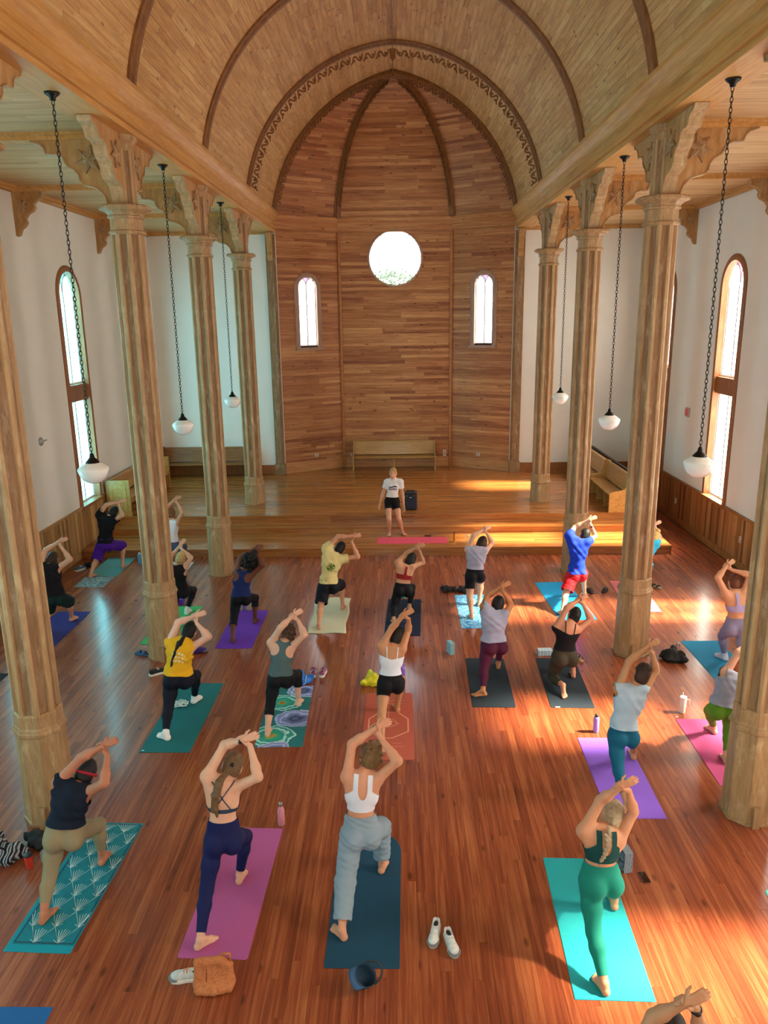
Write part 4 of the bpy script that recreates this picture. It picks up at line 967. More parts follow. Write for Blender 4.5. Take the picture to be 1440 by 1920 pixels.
    root=mkmesh(name,Vall,np.concatenate(Fs),skin(cfg['skin']),None,org); root.location=org; tag(root,label,'person',cfg.get('group'))
    # ------- garments
    def spinepar(V):
        best=np.full(len(V),9.); t=np.zeros(len(V)); pt=np.zeros((len(V),3))
        for i in range(8):
            a,b=SP[i],SP[i+1]; dd=b-a; h=((V-a)@dd)/(dd@dd); hc=np.clip(h,-9 if i==0 else 0,9 if i==7 else 1); q=a+hc[:,None]*dd; ds=np.linalg.norm(V-q,axis=1); m=ds<best; best[m]=ds[m]; t[m]=(i+hc[m])/8; pt[m]=q[m]
        tc=np.clip(t,0,1)[:,None]; rv=rp*(1-tc)+rc*tc; rv/=np.linalg.norm(rv,axis=1)[:,None]; return t,((V-pt)*rv).sum(1),((V-pt)*fw).sum(1)
    def legu(V):
        best=np.full(len(V),9.); u=np.zeros(len(V))
        for hp,kn,an in legs.values():
            for o_,a,b in ((0,hp,kn),(1,kn,an)):
                h,ds=segpar(V,a,b); m=ds<best; best[m]=ds[m]; u[m]=o_+np.clip(h[m],0,1.0)
        return u
    def armfr(V):
        fr=np.full(len(V),-1.)
        for a,b,c in arms.values():
            h,ds=segpar(V,a,b); m=(ds<.085*S)&(h>0); fr[m]=np.maximum(fr[m],h[m])
        return fr
    def folds(V,Q,t,lat,amp):
        if not amp: return V
        n_=np.zeros_like(V); e1=V[Q[:,1]]-V[Q[:,0]]; e2=V[Q[:,2]]-V[Q[:,0]]; fn=np.cross(e1,e2)
        for i in range(Q.shape[1]): np.add.at(n_,Q[:,i],fn)
        n_/=np.linalg.norm(n_,axis=1)[:,None]+1e-9; ph=sum(map(ord,label))%7
        a_=np.sin(lat*42+t*17+ph+2*np.sin(t*9+lat*8))*.6+np.sin(t*31-lat*24+ph*2+1.5*np.sin(lat*15))*.5
        return V+n_*(amp*a_)[:,None]
    top=cfg.get('top')
    if top:
        st_=top['style']; inf=top.get('inf',.009); hem=top.get('hem',.18); pp=[q for q in pr if q[5] in('low','mid','up','sh') or (q[5]=='neck' and st_=='tee')]
        if st_=='tee': pp=pp+[cap(a,a+(b-a)*.62,.054*S*(1 if fem else 1.1),.05*S,'up') for a,b,c in arms.values()]
        V,Q=iso(pp,vx if st_ not in('cross','cami','racerbra','bra') else min(vx,.0085),.032,inf); V=smooth(V,Q,1); t,lat,dep=spinepar(V); V=folds(V,Q,t,lat,top.get('fold',0)); al=np.abs(lat)
        _,dn=segpar(V,N+hu*.015,H); back=dep<0
        h_=(t-hem)*L
        if st_=='tee': fr=armfr(V); g=np.minimum.reduce([h_,dn-.068*S,(top.get('slv',.45)-fr)*.28])
        elif st_ in('tank','racer'):
            ra=.078 if st_=='tank' else .098; oo=.035 if st_=='tank' else .03
            g=np.minimum.reduce([h_,dn-(.066 if st_=='tank' else .072)*S]+[np.linalg.norm(V-(sh+nrm(sh-N)*oo+V3((0,0,-.01))),axis=1)-ra*S for sh in (shL,shR)])
            if st_=='racer':
                for s in (-1,1):
                    c_,r_,f_,d_=at(.80); g=np.minimum(g,np.linalg.norm(V-(c_+r_*s*.125*S-f_*.08*S),axis=1)-.085*S)
        elif st_=='cami':
            body_=np.minimum(h_,(.70-t)*L+.22*al); strap=np.minimum.reduce([.0065-np.abs(al-(.062+.04*(t-.7))),(t-.66)*L,(1.02-t)*L]); g=np.maximum(body_,strap)
        elif st_=='bra':
            wdt=top.get('strap',.020); arm_=np.minimum.reduce([np.linalg.norm(V-(sh+nrm(sh-N)*.03+V3((0,0,-.015))),axis=1)-.092*S for sh in (shL,shR)])
            scoop=(np.hypot(lat/.042,np.minimum(0,t-.78)*L/(.085))-1)*.042
            g=np.minimum.reduce([h_,(1.0-t)*L,arm_,scoop,dn-.066*S,.086+1.3*np.maximum(0,.76-t)*L-al])
        elif st_=='racerbra':
            body_=np.minimum(h_,(.66-t)*L); yk=np.minimum.reduce([.022+.30*np.maximum(0,.74-t)*L-al,(1.0-t)*L,(t-.55)*L]); fr_=np.minimum.reduce([.020-np.abs(al-.06),(t-.6)*L,(1.02-t)*L]); g=np.maximum(body_,np.where(back,yk,fr_))
        elif st_=='cross':
            band=np.minimum(h_,(hem+.07-t)*L); q_=t-.56; x1=np.minimum.reduce([.0065-np.abs(np.abs(lat)-np.abs(.075-.38*np.maximum(0,q_))),(t-.55)*L,(1.0-t)*L]); fr_=np.minimum(h_,(.74-t)*L); g=np.where(back,np.maximum(band,x1),fr_)
        v,tq=clip(V,Q,g)
        if len(tq): 
            o=mkmesh(top.get('name','top'),v,tq,top['mat'],root,org)
            if top.get('print'):
                kind,pm,side=top['print']; nn=np.zeros_like(v); e1=v[tq[:,1]]-v[tq[:,0]]; e2=v[tq[:,2]]-v[tq[:,0]]; fn=np.cross(e1,e2)
                for i in range(3): np.add.at(nn,tq[:,i],fn)
                nn/=np.linalg.norm(nn,axis=1)[:,None]+1e-9; pass
                for _ in range(2): v,tq,nn=subdivide(v,tq,nn)
                t2,l2,d2=spinepar(v); vv=v+nn*.0016
                yy=(t2-.62)*L; okk=(d2*side)
                if kind=='leaf': g2=np.minimum(.075-np.hypot(l2,yy),(np.sin(l2*75+3*np.sin(yy*60))*np.sin(yy*80+2*np.sin(l2*50))+.15)*.02)
                elif kind=='text': g2=np.maximum.reduce([np.minimum(.012-np.abs(yy-k_+.9*l2*l2*4),.02*(np.sin(l2*150+k_*900)+.45)) for k_ in (.05,.0,-.05)]); g2=np.minimum(g2,.085-np.abs(l2))
                else: g2=np.maximum(np.minimum(.014-np.abs(yy-.045-.016*np.sin(l2*30)),.09-np.abs(l2-.005)),np.minimum.reduce([.013-np.abs(yy+.005-.006*np.sin(l2*25)),.095-np.abs(l2),.015*(np.sin(l2*170)+.8)]))
                g2=np.minimum(g2,okk); pv,pt=clip3(vv,tq,g2)
                if len(pt): mkmesh('shirt_print',pv,pt,pm,root,org)
            if top.get('lab'): o['label']=top['lab']
    bot=cfg.get('bot')
    if bot:
        inf=bot.get('inf',.006); pp=[q for q in pr if q[5] in('low','mid','legL','legR')]
        if bot.get('flare'):
            for hp,kn,an in legs.values(): pp+=[cap(hp,kn,.10*S*Wd,.10*S*Wd,'x')] if bot['hem']<=1 else [cap(hp,kn,.09*S*Wd,.08*S,'x'),cap(kn,an,.078*S,.066*S,'x')]
        V,Q=iso(pp,vx,.032,inf); V=smooth(V,Q,1); t,lat,dep=spinepar(V); V=folds(V,Q,t*2,lat+V[:,2]*.3,bot.get('fold',0)); V[:,2]=np.maximum(V[:,2],J.get('zmin',.0072)+.001); u=legu(V)
        g=np.minimum(bot.get('waist',.26)-t,bot['hem']-u); v,tq=clip(V,Q,g)
        if bot.get('zcut'): pass
        o=mkmesh(bot.get('name','leggings'),v,tq,bot['mat'],root,org)
    for key in ('L','R'):
        if cfg.get('socks') or cfg.get('shoes'):
            i=0 if key=='L' else 1; an=J['an'+key]; kn=J['kn'+key]
            V,Q=iso(feet[i]+[cap(an,an+(kn-an)*.12,.036*S)],.008,.02,.006 if cfg.get('socks') else .012); V[:,2]=np.maximum(V[:,2],J.get('zmin',.0072)); mkmesh('sock' if cfg.get('socks') else 'shoe',V,Q,fabric('sock_white','#e8e4e0') if cfg.get('socks') else fabric('shoe_lilac','#d5d2e2'),root,org)
    # ------- hair
    hs=cfg.get('hair'); 
    if hs:
        m=hairmat(hs['col']); st_=hs['style']; hp=[ell(H+hu*.010*HS_-hf*.012*HS_,(hr,hf,hu),(.083*HS_,.097*HS_,.116*HS_)),ell(H-hf*.038*HS_-hu*.045*HS_,(hr,hf,hu),(.072*HS_,.062*HS_,.07*HS_))]
        face=[ell(H+hf*.085*HS_-hu*.035*HS_,(hr,hf,hu),(.078*HS_,.072*HS_,.105*HS_))]; nape=-.10
        rg=np.random.default_rng(sum(map(ord,label)))
        bk=H-hf*.085*HS_; kk=.02
        if st_=='bun': hp+=[ell(H-hf*.075*HS_+hu*.085*HS_,(hr,hf,hu),(.045*HS_,.045*HS_,.04*HS_))]+[cap(H-hf*.075*HS_+hu*.085*HS_+nrm(rg.normal(size=3))*.025,H-hf*.075*HS_+hu*.085*HS_+nrm(rg.normal(size=3))*.05,.012,.006) for _ in range(6)]; kk=.012
        if st_=='lowbun': hp+=[ell(H-hf*.10*HS_-hu*.02*HS_,(hr,hf,hu),(.045*HS_,.035*HS_,.045*HS_))]; kk=.012
        if st_ in('curly','afro'):
            sc_=1.0 if st_=='curly' else 1.45
            for _ in range(70):
                q=nrm(rg.normal(size=3)); q=hr*q[0]*.088+hf*(q[1]*.095-.02)+hu*(q[2]*.112+.012)
                if q@hf>.05: continue
                hp.append(cap(H+q*HS_*sc_*.96,H+q*HS_*sc_*1.10+rg.normal(size=3)*.008,.02*HS_*sc_,.011*HS_*sc_))
            if st_=='afro': hp[0]=ell(H+hu*.02*HS_-hf*.03*HS_,(hr,hf,hu),(.12*HS_,.125*HS_,.135*HS_))
            kk=.010; nape=-.105 if st_=='curly' else -.12
        if st_=='bob': hp+=[ell(H-hf*.03*HS_-hu*.05*HS_,(hr,hf,hu),(.088*HS_,.08*HS_,.09*HS_))]; nape=-.125
        V,Q=iso(hp,max(.0075,vx*.6),kk,0,face,[(H+hu*nape*HS_,-hu)]); mkmesh('hair',V,Q,m,root,org)
        if st_ in('pony','braid'):
            tail=hs['tail']; P0=bk+hu*hs.get('th',.01)*HS_; pts=[P0]+[V3(q) for q in tail]; pr_=[]
            if st_=='pony':
                rad=hs.get('rad',(.02,.034,.032,.026,.012)); 
                for i,(a,b) in enumerate(zip(pts,pts[1:])):
                    for s in range(5 if hs.get('strands',True) else 1):
                        o_=rg.normal(size=3)*.35*rad[min(i,4)]; o2=rg.normal(size=3)*.5*rad[min(i+1,4)]; pr_.append(cap(a+o_*(i>0),b+o2,rad[min(i,4)]*.75,rad[min(i+1,4)]*.7))
                V,Q=iso(pr_,.009,.008); mkmesh('ponytail',V,Q,m,root,org)
            else:
                nn=11; cum=[pts[0]]
                for k in range(nn):
                    u_=k/(nn-1)*(len(pts)-1); i=min(int(u_),len(pts)-2); c_=pts[i]+(pts[i+1]-pts[i])*(u_-i); rr_=.024*HS_*(1-.55*k/nn); dd=nrm(pts[i+1]-pts[i]); sd_=nrm(np.cross(dd,fw))
                    for s in (-1,1): pr_.append(cap(c_+sd_*s*rr_*.75+dd*.012*s*0,c_+dd*.028-sd_*s*.002,rr_*.72,rr_*.55))
                V,Q=iso(pr_,.007,.005); mkmesh('braid',V,Q,m,root,org)
            if hs.get('tie'):
                ti=[cap(P0+nrm(rg.normal(size=3))*.018,P0+nrm(rg.normal(size=3))*.024,.012) for _ in range(9)]; V,Q=iso(ti,.007,.01); mkmesh('hair_tie',V,Q,fabric('tie_'+hs['tie'].strip('#'),hs['tie']),root,org)
        if hs.get('band'):
            pr_=[]; nn=20
            for k in range(nn):
                a,b=2*math.pi*k/nn,2*math.pi*(k+1)/nn; f_=lambda q:H+hr*.088*HS_*math.cos(q)+hf*.104*HS_*math.sin(q)+hu*(.02*math.sin(q)-.0)*HS_; pr_.append(cap(f_(a),f_(b),.012*HS_))
            V,Q=iso(pr_,.007,.006); mkmesh('headband',V,Q,fabric('band','#b02a3c'),root,org)
    if cfg.get('watch'):
        a,b=(elL,wrL) if cfg['watch']=='L' else (elR,wrR); d_=nrm(b-a); c_=b-d_*.02; x_=nrm(np.cross(d_,V3((0,1,.3)))); y_=np.cross(d_,x_)
        pr_=[cap(c_+.029*S*(x_*math.cos(q)+y_*math.sin(q)),c_+.029*S*(x_*math.cos(q+.4)+y_*math.sin(q+.4)),.0065) for q in np.arange(0,6.3,.4)]
        bkd=-fw; bkd=nrm(bkd-d_*(bkd@d_)); pr_.append(ell(c_+bkd*.032*S,(d_,np.cross(d_,bkd),bkd),(.02,.017,.008))); V,Q=iso(pr_,.005,.004); mkmesh('wrist_watch',V,Q,plain('watch_black','#17181a',.3),root,org)
    return root,dict(H=H,hu=hu,hf=hf,hr=hr,org=org,at=at)

def lunge(px,ex):
    """joints from the measured outline of one person; feet stand on the mat"""
    S=ex.get('S',1.0); z0=.008; rear,front,pel,neck,head,sL,sR,eL,eR,wL,wR=px
    hz=ex.get('hz',.034); he_r=onz(rear[0],rear[1],hz); he_f=onz(front[0],front[1],.034)
    fw=V3((ex.get('fx',0.0),1,0)); fw=nrm(fw); frontR=ex.get('frontR',True)
    to_r=onz(*ex['rt'],.02) if 'rt' in ex else he_r+V3((-.03 if frontR else .03,.16*S,0)); to_f=onz(*ex['ft'],.02) if 'ft' in ex else he_f+V3((.03 if frontR else -.03,.19*S,0))
    def foot(h,t,up):
        d=t-h; d[2]=0; d=nrm(d)*.185*S; t2=V3((h[0]+d[0],h[1]+d[1],.018)); an=h+nrm(d)*.028+V3((0,0,.05*S)); return an,t2
    an_r,to_r=foot(he_r,to_r,hz); an_f,to_f=foot(he_f,to_f,.03)
    if ex.get('sole'):    # top of the foot on the mat, sole turned up
        an_r=he_r+V3((0,.03,.02)); 
    l1,l2=.40*S,.385*S; rp=V3((1,0,0)); rp=nrm(rp+V3((0,ex.get('hipturn',.25 if frontR else -.25),0)))
    s_r=-1 if frontR else 1; best=None
    for y in np.arange(he_r[1]-.1,max(he_f[1],he_r[1]+.6)+.1,.01):
        P=ony(pel[0],pel[1],y); hr_=P+rp*s_r*.085*S; hf_=P-rp*s_r*.085*S; D=np.linalg.norm(hr_-an_r); Df=np.linalg.norm(hf_-an_f)
        c=((D-(l1+l2)*.975)/(.03 if D>(l1+l2)*.99 else .12))**2+(max(0,Df-(l1+l2)*.97)/.03)**2+((y-(he_r[1]+.5*(he_f[1]-he_r[1])))/.22)**2+((P[2]-ex.get('pz',.62))/.14)**2
        if best is None or c<best[0]: best=(c,y,P)
    _,y,P=best; y+=ex.get('dy',0); P=ony(pel[0],pel[1],y)
    hipL,hipR=P-rp*.085*S-V3((0,0,.02)),P+rp*.085*S-V3((0,0,.02)); ln=ex.get('lean',.07)
    N=ony(*neck,y+ln); H=fit_on_ray(head,y+ln+.08,N,.165*S,-.04,.16)
    shL=ony(*sL,y+ln-.01); shR=ony(*sR,y+ln-.01)
    c_=(shL+shR)/2; half=(shR-shL)/2; hl=np.linalg.norm(half); tgt=.150*S*(1 if ex.get('fem',True) else 1.12); half=half*(min(max(hl,tgt*.9),tgt*1.12)/hl); shL,shR=c_-half,c_+half
    elL=fit_on_ray(eL,y+ln+.05,shL,.275*S); elR=fit_on_ray(eR,y+ln+.05,shR,.275*S); wrL=fit_on_ray(wL,y+ln+.08,elL,.245*S); 
    fL=nrm(wrL-elL); G=wrL-fL*.012; e1=V3((1,0,-.55)); e1=nrm((ony(*wR,y+ln+.08)-G)*.7+V3((.04,0,-.05))); e1=nrm(e1-fL*(e1@fL)); wrR=G+e1*.10*S
    elR0=elR; dv=wrR-elR; lR=np.linalg.norm(dv)
    if lR>.30*S or lR<.20*S: elR=ik(shR,wrR,.275*S,.245*S,elR0-shR)
    J=dict(pel=P,neck=N,head=H,shL=shL,shR=shR,elL=elL,elR=elR,wrL=wrL,wrR=wrR,hipL=hipL,hipR=hipR,fw=fw,zmin=ex.get('zm',.0072))
    pole_f=fw+V3((.25*(-s_r),0,.25)); pole_r=fw*.5+V3((0,0,-.4))+V3((s_r*.2,0,0))
    a,b=('L','R') if frontR else ('R','L')
    J['an'+a],J['he'+a],J['to'+a]=an_r,he_r,to_r; J['an'+b],J['he'+b],J['to'+b]=an_f,he_f,to_f
    Dr=np.linalg.norm(J['hip'+a]-an_r); kf=min(1.0,max(.80,Dr*1.012/(l1+l2)))
    if ex.get('kneel'): kf=.92; pole_r=V3((-.1,.25,-1))
    J['kn'+a]=ik(J['hip'+a],an_r,l1*kf,l2*kf,pole_r); J['kn'+b]=ik(J['hip'+b],an_f,l1,l2,pole_f)
    ext=nrm(fL*.55+V3((.75,.1,.25))) if not ex.get('handup') else nrm(fL*.5+V3((.45,.05,.7)))
    J['hands']=[open_hand(wrL,ext,V3((0,1,-.3)),S,.25,-1)+[cap(elL+(wrL-elL)*.75,wrL,.029*S,.0255*S)],grip_hand(G,fL,wrR,S)+[cap(elR+(wrR-elR)*.75,wrR,.029*S,.0255*S),cap(wrR,G+e1*.045*S,.02*S,.022*S)]]
    J['y']=y; return J
# ================================================================== MATS
def tnoise(name,cols,scale=6,kind='noise',rough=.7,dist=0.0):
    """flat printed / dyed surface: colours through a noise, ring or wave field in object space"""
    if name in MATS: return MATS[name]
    m,t,p=nt(name); N=t.nodes; L=t.links; tc=N.new('ShaderNodeTexCoord'); p.inputs['Roughness'].default_value=rough; p.inputs['Specular IOR Level'].default_value=.3
    if kind=='noise': n_=N.new('ShaderNodeTexNoise'); n_.inputs['Scale'].default_value=scale; n_.inputs['Detail'].default_value=6; n_.inputs['Distortion'].default_value=dist; o=n_.outputs[0]
    elif kind=='cell': n_=N.new('ShaderNodeTexVoronoi'); n_.inputs['Scale'].default_value=scale; o=n_.outputs['Distance']
    else: n_=N.new('ShaderNodeTexWave'); n_.inputs['Scale'].default_value=scale; n_.inputs['Distortion'].default_value=dist; n_.inputs['Detail'].default_value=3; o=n_.outputs[0]
    L.new(tc.outputs['Object'],n_.inputs['Vector']); cr=N.new('ShaderNodeValToRGB'); L.new(o,cr.inputs[0]); e=cr.color_ramp.elements
    k=len(cols); e[0].position=.25 if kind=='noise' else 0; e[0].color=rgb(cols[0]); e[1].position=.75 if kind=='noise' else (.8 if kind=='cell' else 1); e[1].color=rgb(cols[-1]); a,b=e[0].position,e[1].position
    for i,c in enumerate(cols[1:-1]): q=e.new(a+(b-a)*(i+1)/(k-1)); q.color=rgb(c)
    L.new(cr.outputs[0],p.inputs['Base Color']); MATS[name]=m; return m
def rrect(w_,l,r,n_=6,arch=False):
    pts=[]
    for cx,cy,a0 in ((w_/2-r,-l/2+r,-90),(w_/2-(w_/2 if arch else r),l/2-(w_/2 if arch else r),0),(-w_/2+(w_/2 if arch else r),l/2-(w_/2 if arch else r),90),(-w_/2+r,-l/2+r,180)):
        rr_=w_/2 if arch and a0 in(0,90) else r
        for k in range(n_+1): a=math.radians(a0+90*k/n_); pts.append((cx+rr_*math.cos(a),cy+rr_*math.sin(a)))
    return pts
def mat_rect(label,xc,y0,y1,mat,w_=.62,rz=0.0,r=.012,z0=.0003,th=.0062,arch=False,x1=None,cat='yoga mat',name='yoga_mat'):
    l=y1-y0; o=MB(); pts=rrect(w_,l,r,10 if arch else 5,arch); ins=[(x*(1-.006/w_),y*(1-.006/l)) for x,y in pts]
    o.loft([[(x,y,0) for x,y in pts],[(x,y,th*.6) for x,y in pts],[(x,y,th) for x,y in ins]]); ob=o.build(name,mat)
    ob.location=(xc,(y0+y1)/2,z0); ob.rotation_euler=(0,0,rz); return tag(ob,label,cat)
def mat_px(label,nl,nr,fr,fl,mat,z=0,**k):
    A,B,C_,D_=[onz(q[0],q[1],z) for q in (nl,nr,fr,fl)]; n_=(A+B)/2; f=(C_+D_)/2; w_=(np.linalg.norm(A-B)+np.linalg.norm(C_-D_))/2; w_=k.pop('w',min(max(w_,.59),.67)); d=f-n_; c=(n_+f)/2; l=np.linalg.norm(d); l=k.pop('l',l)
    return mat_rect(label,c[0],c[1]-l/2,c[1]+l/2,mat,w_,math.atan2(-d[0],d[1]),z0=z+.0003,**k)
def rub(name,c,var=.06): return plain('mat_'+name,c,.75,var=var,scale=90,spec=.3,bump=.03)
def lines(name,parent,segs,wd,z,mat):
    m=MB()
    for (x0,y0),(x1,y1) in segs:
        l=math.hypot(x1-x0,y1-y0) or 1; nx,ny=-(y1-y0)/l*wd/2,(x1-x0)/l*wd/2
        m.poly([(x0+nx,y0+ny,z),(x0-nx,y0-ny,z),(x1-nx,y1-ny,z),(x1+nx,y1+ny,z)])
    o=m.build(name,mat,parent); o['kind']='stuff'; return o
MW=plain('print_white','#d8e8e6',.7,var=.03)
ma=mat_px('turquoise yoga mat lying under a teal fan-printed towel',(5,1780),(138,1782),(265,1548),(168,1546),rub('turq','#0d8fa0'),l=1.72)
m=MB(); pts=rrect(.55,1.62,.012); m.loft([[(x,y,0) for x,y in pts],[(x,y,.004) for x,y in pts]]); tw=m.build('yoga_towel',tnoise('towel_teal',('#0b6a78','#117a86','#0d7080'),9)); tw.location=(ma.location.x+.02,ma.location.y+.03,.0068); tw.rotation_euler=ma.rotation_euler; tag(tw,'teal towel printed with white fan lines lying over the turquoise mat','towel')
sg_=[]
def cl_(p): return (max(-.262,min(.262,p[0])),max(-.795,min(.795,p[1])))
for r_ in range(9):
    for c_ in range(4):
        x=-.30+c_*.21+(.105 if r_%2 else 0); y=-.80+r_*.185
        if not -.262<x<.262: continue
        for k in range(7): sg_.append((cl_((x,y)),cl_((x-.075+k*.025,y+.165-.010*abs(k-3)))))
        sg_+=[(cl_((x,y)),cl_((x-.105,y+.185))),(cl_((x,y)),cl_((x+.105,y+.185))),(cl_((x,y)),cl_((x-.05,y+.04))),(cl_((x,y)),cl_((x+.05,y+.04)))]
lines('printed_lines',tw,sg_,.0035,.0044,MW)
lines('hem_band',tw,[((-.26,-.795),(.26,-.795)),((.26,-.795),(.26,.795)),((.26,.795),(-.26,.795)),((-.26,.795),(-.26,-.795))],.014,.0042,plain('hem_dark','#0a3f52',.7))
mat_px('rose pink yoga mat with rounded corners under the ponytailed person',(333,1795),(462,1802),(525,1553),(430,1553),rub('pink','#b0568f'),r=.03,w=.60)
mat_px('dark blue yoga mat with one arched end under the curly-haired person',(607,1811),(750,1815),(752,1563),(640,1558),rub('dblue','#164259'),arch=True,w=.63,l=1.74)
mat_px('turquoise yoga mat with sharp corners under the braided person',(1083,1877),(1225,1877),(1145,1610),(1012,1610),rub('aqua','#1f9ea4'),w=.63,r=.006)
mat_px('bright violet yoga mat beside the lilac bottle',(1147,1535),(1246,1535),(1178,1384),(1078,1384),rub('violet','#8a5cd0'),w=.61,r=.006)
tm=mat_px('deep teal yoga mat with small white logo under the yellow-shirted person',(257,1418),(351,1418),(423,1276),(340,1278),rub('dteal','#176a6c'),w=.64,l=1.85,r=.006)
m=MB(); m.loft([[(-.28+.018*math.cos(a),-.885+.012*math.sin(a),z) for a in [k*math.pi/5 for k in range(10)]] for z in (.0062,.0066)]); m.build('logo_mark',MW,tm)
tc_=mat_px('terracotta yoga mat printed with pale alignment lines',(672,1425),(781,1425),(773,1300),(687,1300),rub('terra','#b85a48'),w=.66,r=.03)
hx=[(-.20,-.30),(-.26,-.18),(-.26,.12),(-.10,.30),(.10,.30),(.26,.12),(.26,-.18),(.05,-.36),(-.05,-.36)]
hx=[(-.05,-.36),(-.26,-.20),(-.26,.12),(-.12,.30),(.12,.30),(.26,.12),(.26,-.20),(.05,-.36)]
sg_=list(zip(hx,hx[1:]+hx[:1])); TL=plain('print_peach','#e8a284',.7,var=.03)
lines('alignment_lines',tc_,sg_,.018,.0064,TL)
sg_=[((-.20,.62),(.22,.62)),((-.18,.54),(.19,.54)),((-.15,-.48),(-.06,-.48)),((.06,-.48),(.17,-.48)),((-.17,-.56),(-.05,-.56)),((.05,-.56),(.20,-.56))]
sg_+=[((.11*math.cos(a),.02+.11*math.sin(a)),(.11*math.cos(a+.6),.02+.11*math.sin(a+.6))) for a in np.arange(0,6.3,.45)]+[((.0,.10),(.14,.0)),((.14,0),(.0,-.10)),((0,-.10),(-.14,0)),((-.14,0),(0,.10)),((0,.45),(0,.1)),((.1,-.40),(.105,-.405))]
lines('printed_marks',tc_,sg_,.006,.0064,TL)
CH_=rub('charcoal','#1f2b35'); 
mat_px('charcoal yoga mat under the person in maroon leggings',(887,1325),(966,1328),(944,1235),(873,1234),CH_,w=.60,r=.03)
c2=mat_px('charcoal yoga mat with white corner tag under the person in olive leggings',(1035,1327),(1114,1328),(1075,1234),(1004,1235),CH_,w=.60,r=.03)
m=MB(); m.box(-.235,-.175,-.785,-.76,.0062,.0066); m.build('corner_tag',MW,c2)
# peacock mat: flat print in object space
def peacock():
    m,t,p=nt('peacock_print'); N=t.nodes; L=t.links; tc=N.new('ShaderNodeTexCoord'); p.inputs['Roughness'].default_value=.7
    out=None; base=rgb('#0c6e72')
    nz=N.new('ShaderNodeTexNoise'); nz.inputs['Scale'].default_value=7; nz.inputs['Detail'].default_value=5; L.new(tc.outputs['Object'],nz.inputs['Vector'])
    for (cx,cy,rad,cols) in ((-.13,-.55,.30,('#6b6a1c','#b8a02c','#16a583','#0f8f86','#bff0ea')),(.15,-.12,.28,('#0b1a3a','#5a6a9a','#203058','#7c88c0','#b9c6e8')),(-.10,.32,.28,('#5a3a14','#c08a2c','#16a583','#0f8f86','#bff0ea')),(.18,.66,.24,('#0b1a3a','#5a6a9a','#203058','#7c88c0','#c6d4ec')),(-.05,-.86,.2,('#7c88c0','#9aa6d6','#203058','#7c88c0','#b9c6e8'))):
        mp=N.new('ShaderNodeVectorMath'); mp.operation='SUBTRACT'; L.new(tc.outputs['Object'],mp.inputs[0]); mp.inputs[1].default_value=(cx,cy,.006)
        sc=N.new('ShaderNodeVectorMath'); sc.operation='MULTIPLY'; L.new(mp.outputs[0],sc.inputs[0]); sc.inputs[1].default_value=(1,1.25,0)
        ln=N.new('ShaderNodeVectorMath'); ln.operation='LENGTH'; L.new(sc.outputs[0],ln.inputs[0])
        ad=N.new('ShaderNodeMath'); ad.operation='MULTIPLY_ADD'; L.new(nz.outputs[0],ad.inputs[0]); ad.inputs[1].default_value=.20; L.new(ln.outputs['Value'],ad.inputs[2])
        dv=N.new('ShaderNodeMath'); dv.operation='DIVIDE'; L.new(ad.outputs[0],dv.inputs[0]); dv.inputs[1].default_value=rad+.10
        cr=N.new('ShaderNodeValToRGB'); L.new(dv.outputs[0],cr.inputs[0]); e=cr.color_ramp.elements; e[0].position=.2; e[0].color=rgb(cols[0]); e[1].position=.98; e[1].color=rgb(cols[4])
        for pos,c in ((.34,cols[1]),(.46,cols[2]),(.7,cols[3]),(.80,cols[4]),(.84,cols[3]),(.9,cols[3])): q=e.new(pos); q.color=rgb(c)
        lt=N.new('ShaderNodeMath'); lt.operation='LESS_THAN'; L.new(dv.outputs[0],lt.inputs[0]); lt.inputs[1].default_value=1.0
        mx=N.new('ShaderNodeMix'); mx.data_type='RGBA'; L.new(lt.outputs[0],mx.inputs[0]); L.new(cr.outputs[0],mx.inputs[7])
        if out is None: mx.inputs[6].default_value=base
        else: L.new(out,mx.inputs[6])
        out=mx.outputs[2]
    L.new(out,p.inputs['Base Color']); return m
mat_px('yoga mat printed with swirling peacock feather eyes in teal and lilac',(484,1400),(560,1402),(583,1287),(514,1287),peacock(),w=.61,r=.006)
mat_px('purple yoga mat under the person in navy tank and black capris',(403,1216),(472,1216),(505,1145),(440,1145),rub('purple','#6a2fb0'),w=.61,r=.006)
# cream towel with rumpled edges
A=onz(578,1188); B=onz(640,1189); C_=onz(655,1122); cx=(A[0]+B[0])/2+.02; V=[];Fq=[]; nx,ny=18,40; l=C_[1]-A[1]; w_=.66
for j in range(ny+1):
    for i in range(nx+1):
        u,v=i/nx-.5,j/ny-.5; z=.007+.002*math.sin(9*u+14*v+2*math.sin(5*v))*(1-abs(2*u)**3)+(.02*max(0,abs(v)*2-.9)*10*(.5+.5*math.sin(7*u+1)) if v>0 else 0)
        V.append((u*w_+.015*math.sin(11*v+1)*(1 if abs(u)>.45 else .3),v*l+.012*math.sin(8*u),max(z,.0055)))
for j in range(ny):
    for i in range(nx): a=j*(nx+1)+i; Fq.append((a,a+1,a+nx+2,a+nx+1))
o=mkmesh('yoga_towel',np.array(V),np.array(Fq),plain('cream_towel','#cfcdb0',.9,var=.06,scale=120,bump=.05)); o.location=(cx,(A[1]+C_[1])/2,0); sl=o.modifiers.new('s','SOLIDIFY'); sl.thickness=.003; tag(o,'rumpled cream cotton towel under the person in the yellow tee','towel')
ns_=mat_px('navy yoga mat with faint blue crest under the person in red',(723,1192),(785,1193),(788,1124),(730,1124),rub('navy','#101f3c'),w=.62,r=.006)
lines('printed_crest',ns_,[((.10*math.cos(a)*(1+.3*math.sin(4*a)),-.35+.14*math.sin(a)),(.10*math.cos(a+.3)*(1+.3*math.sin(4*a+1.2)),-.35+.14*math.sin(a+.3))) for a in np.arange(0,6.3,.3)],.02,.0064,plain('crest_blue','#2a5fb8',.7))
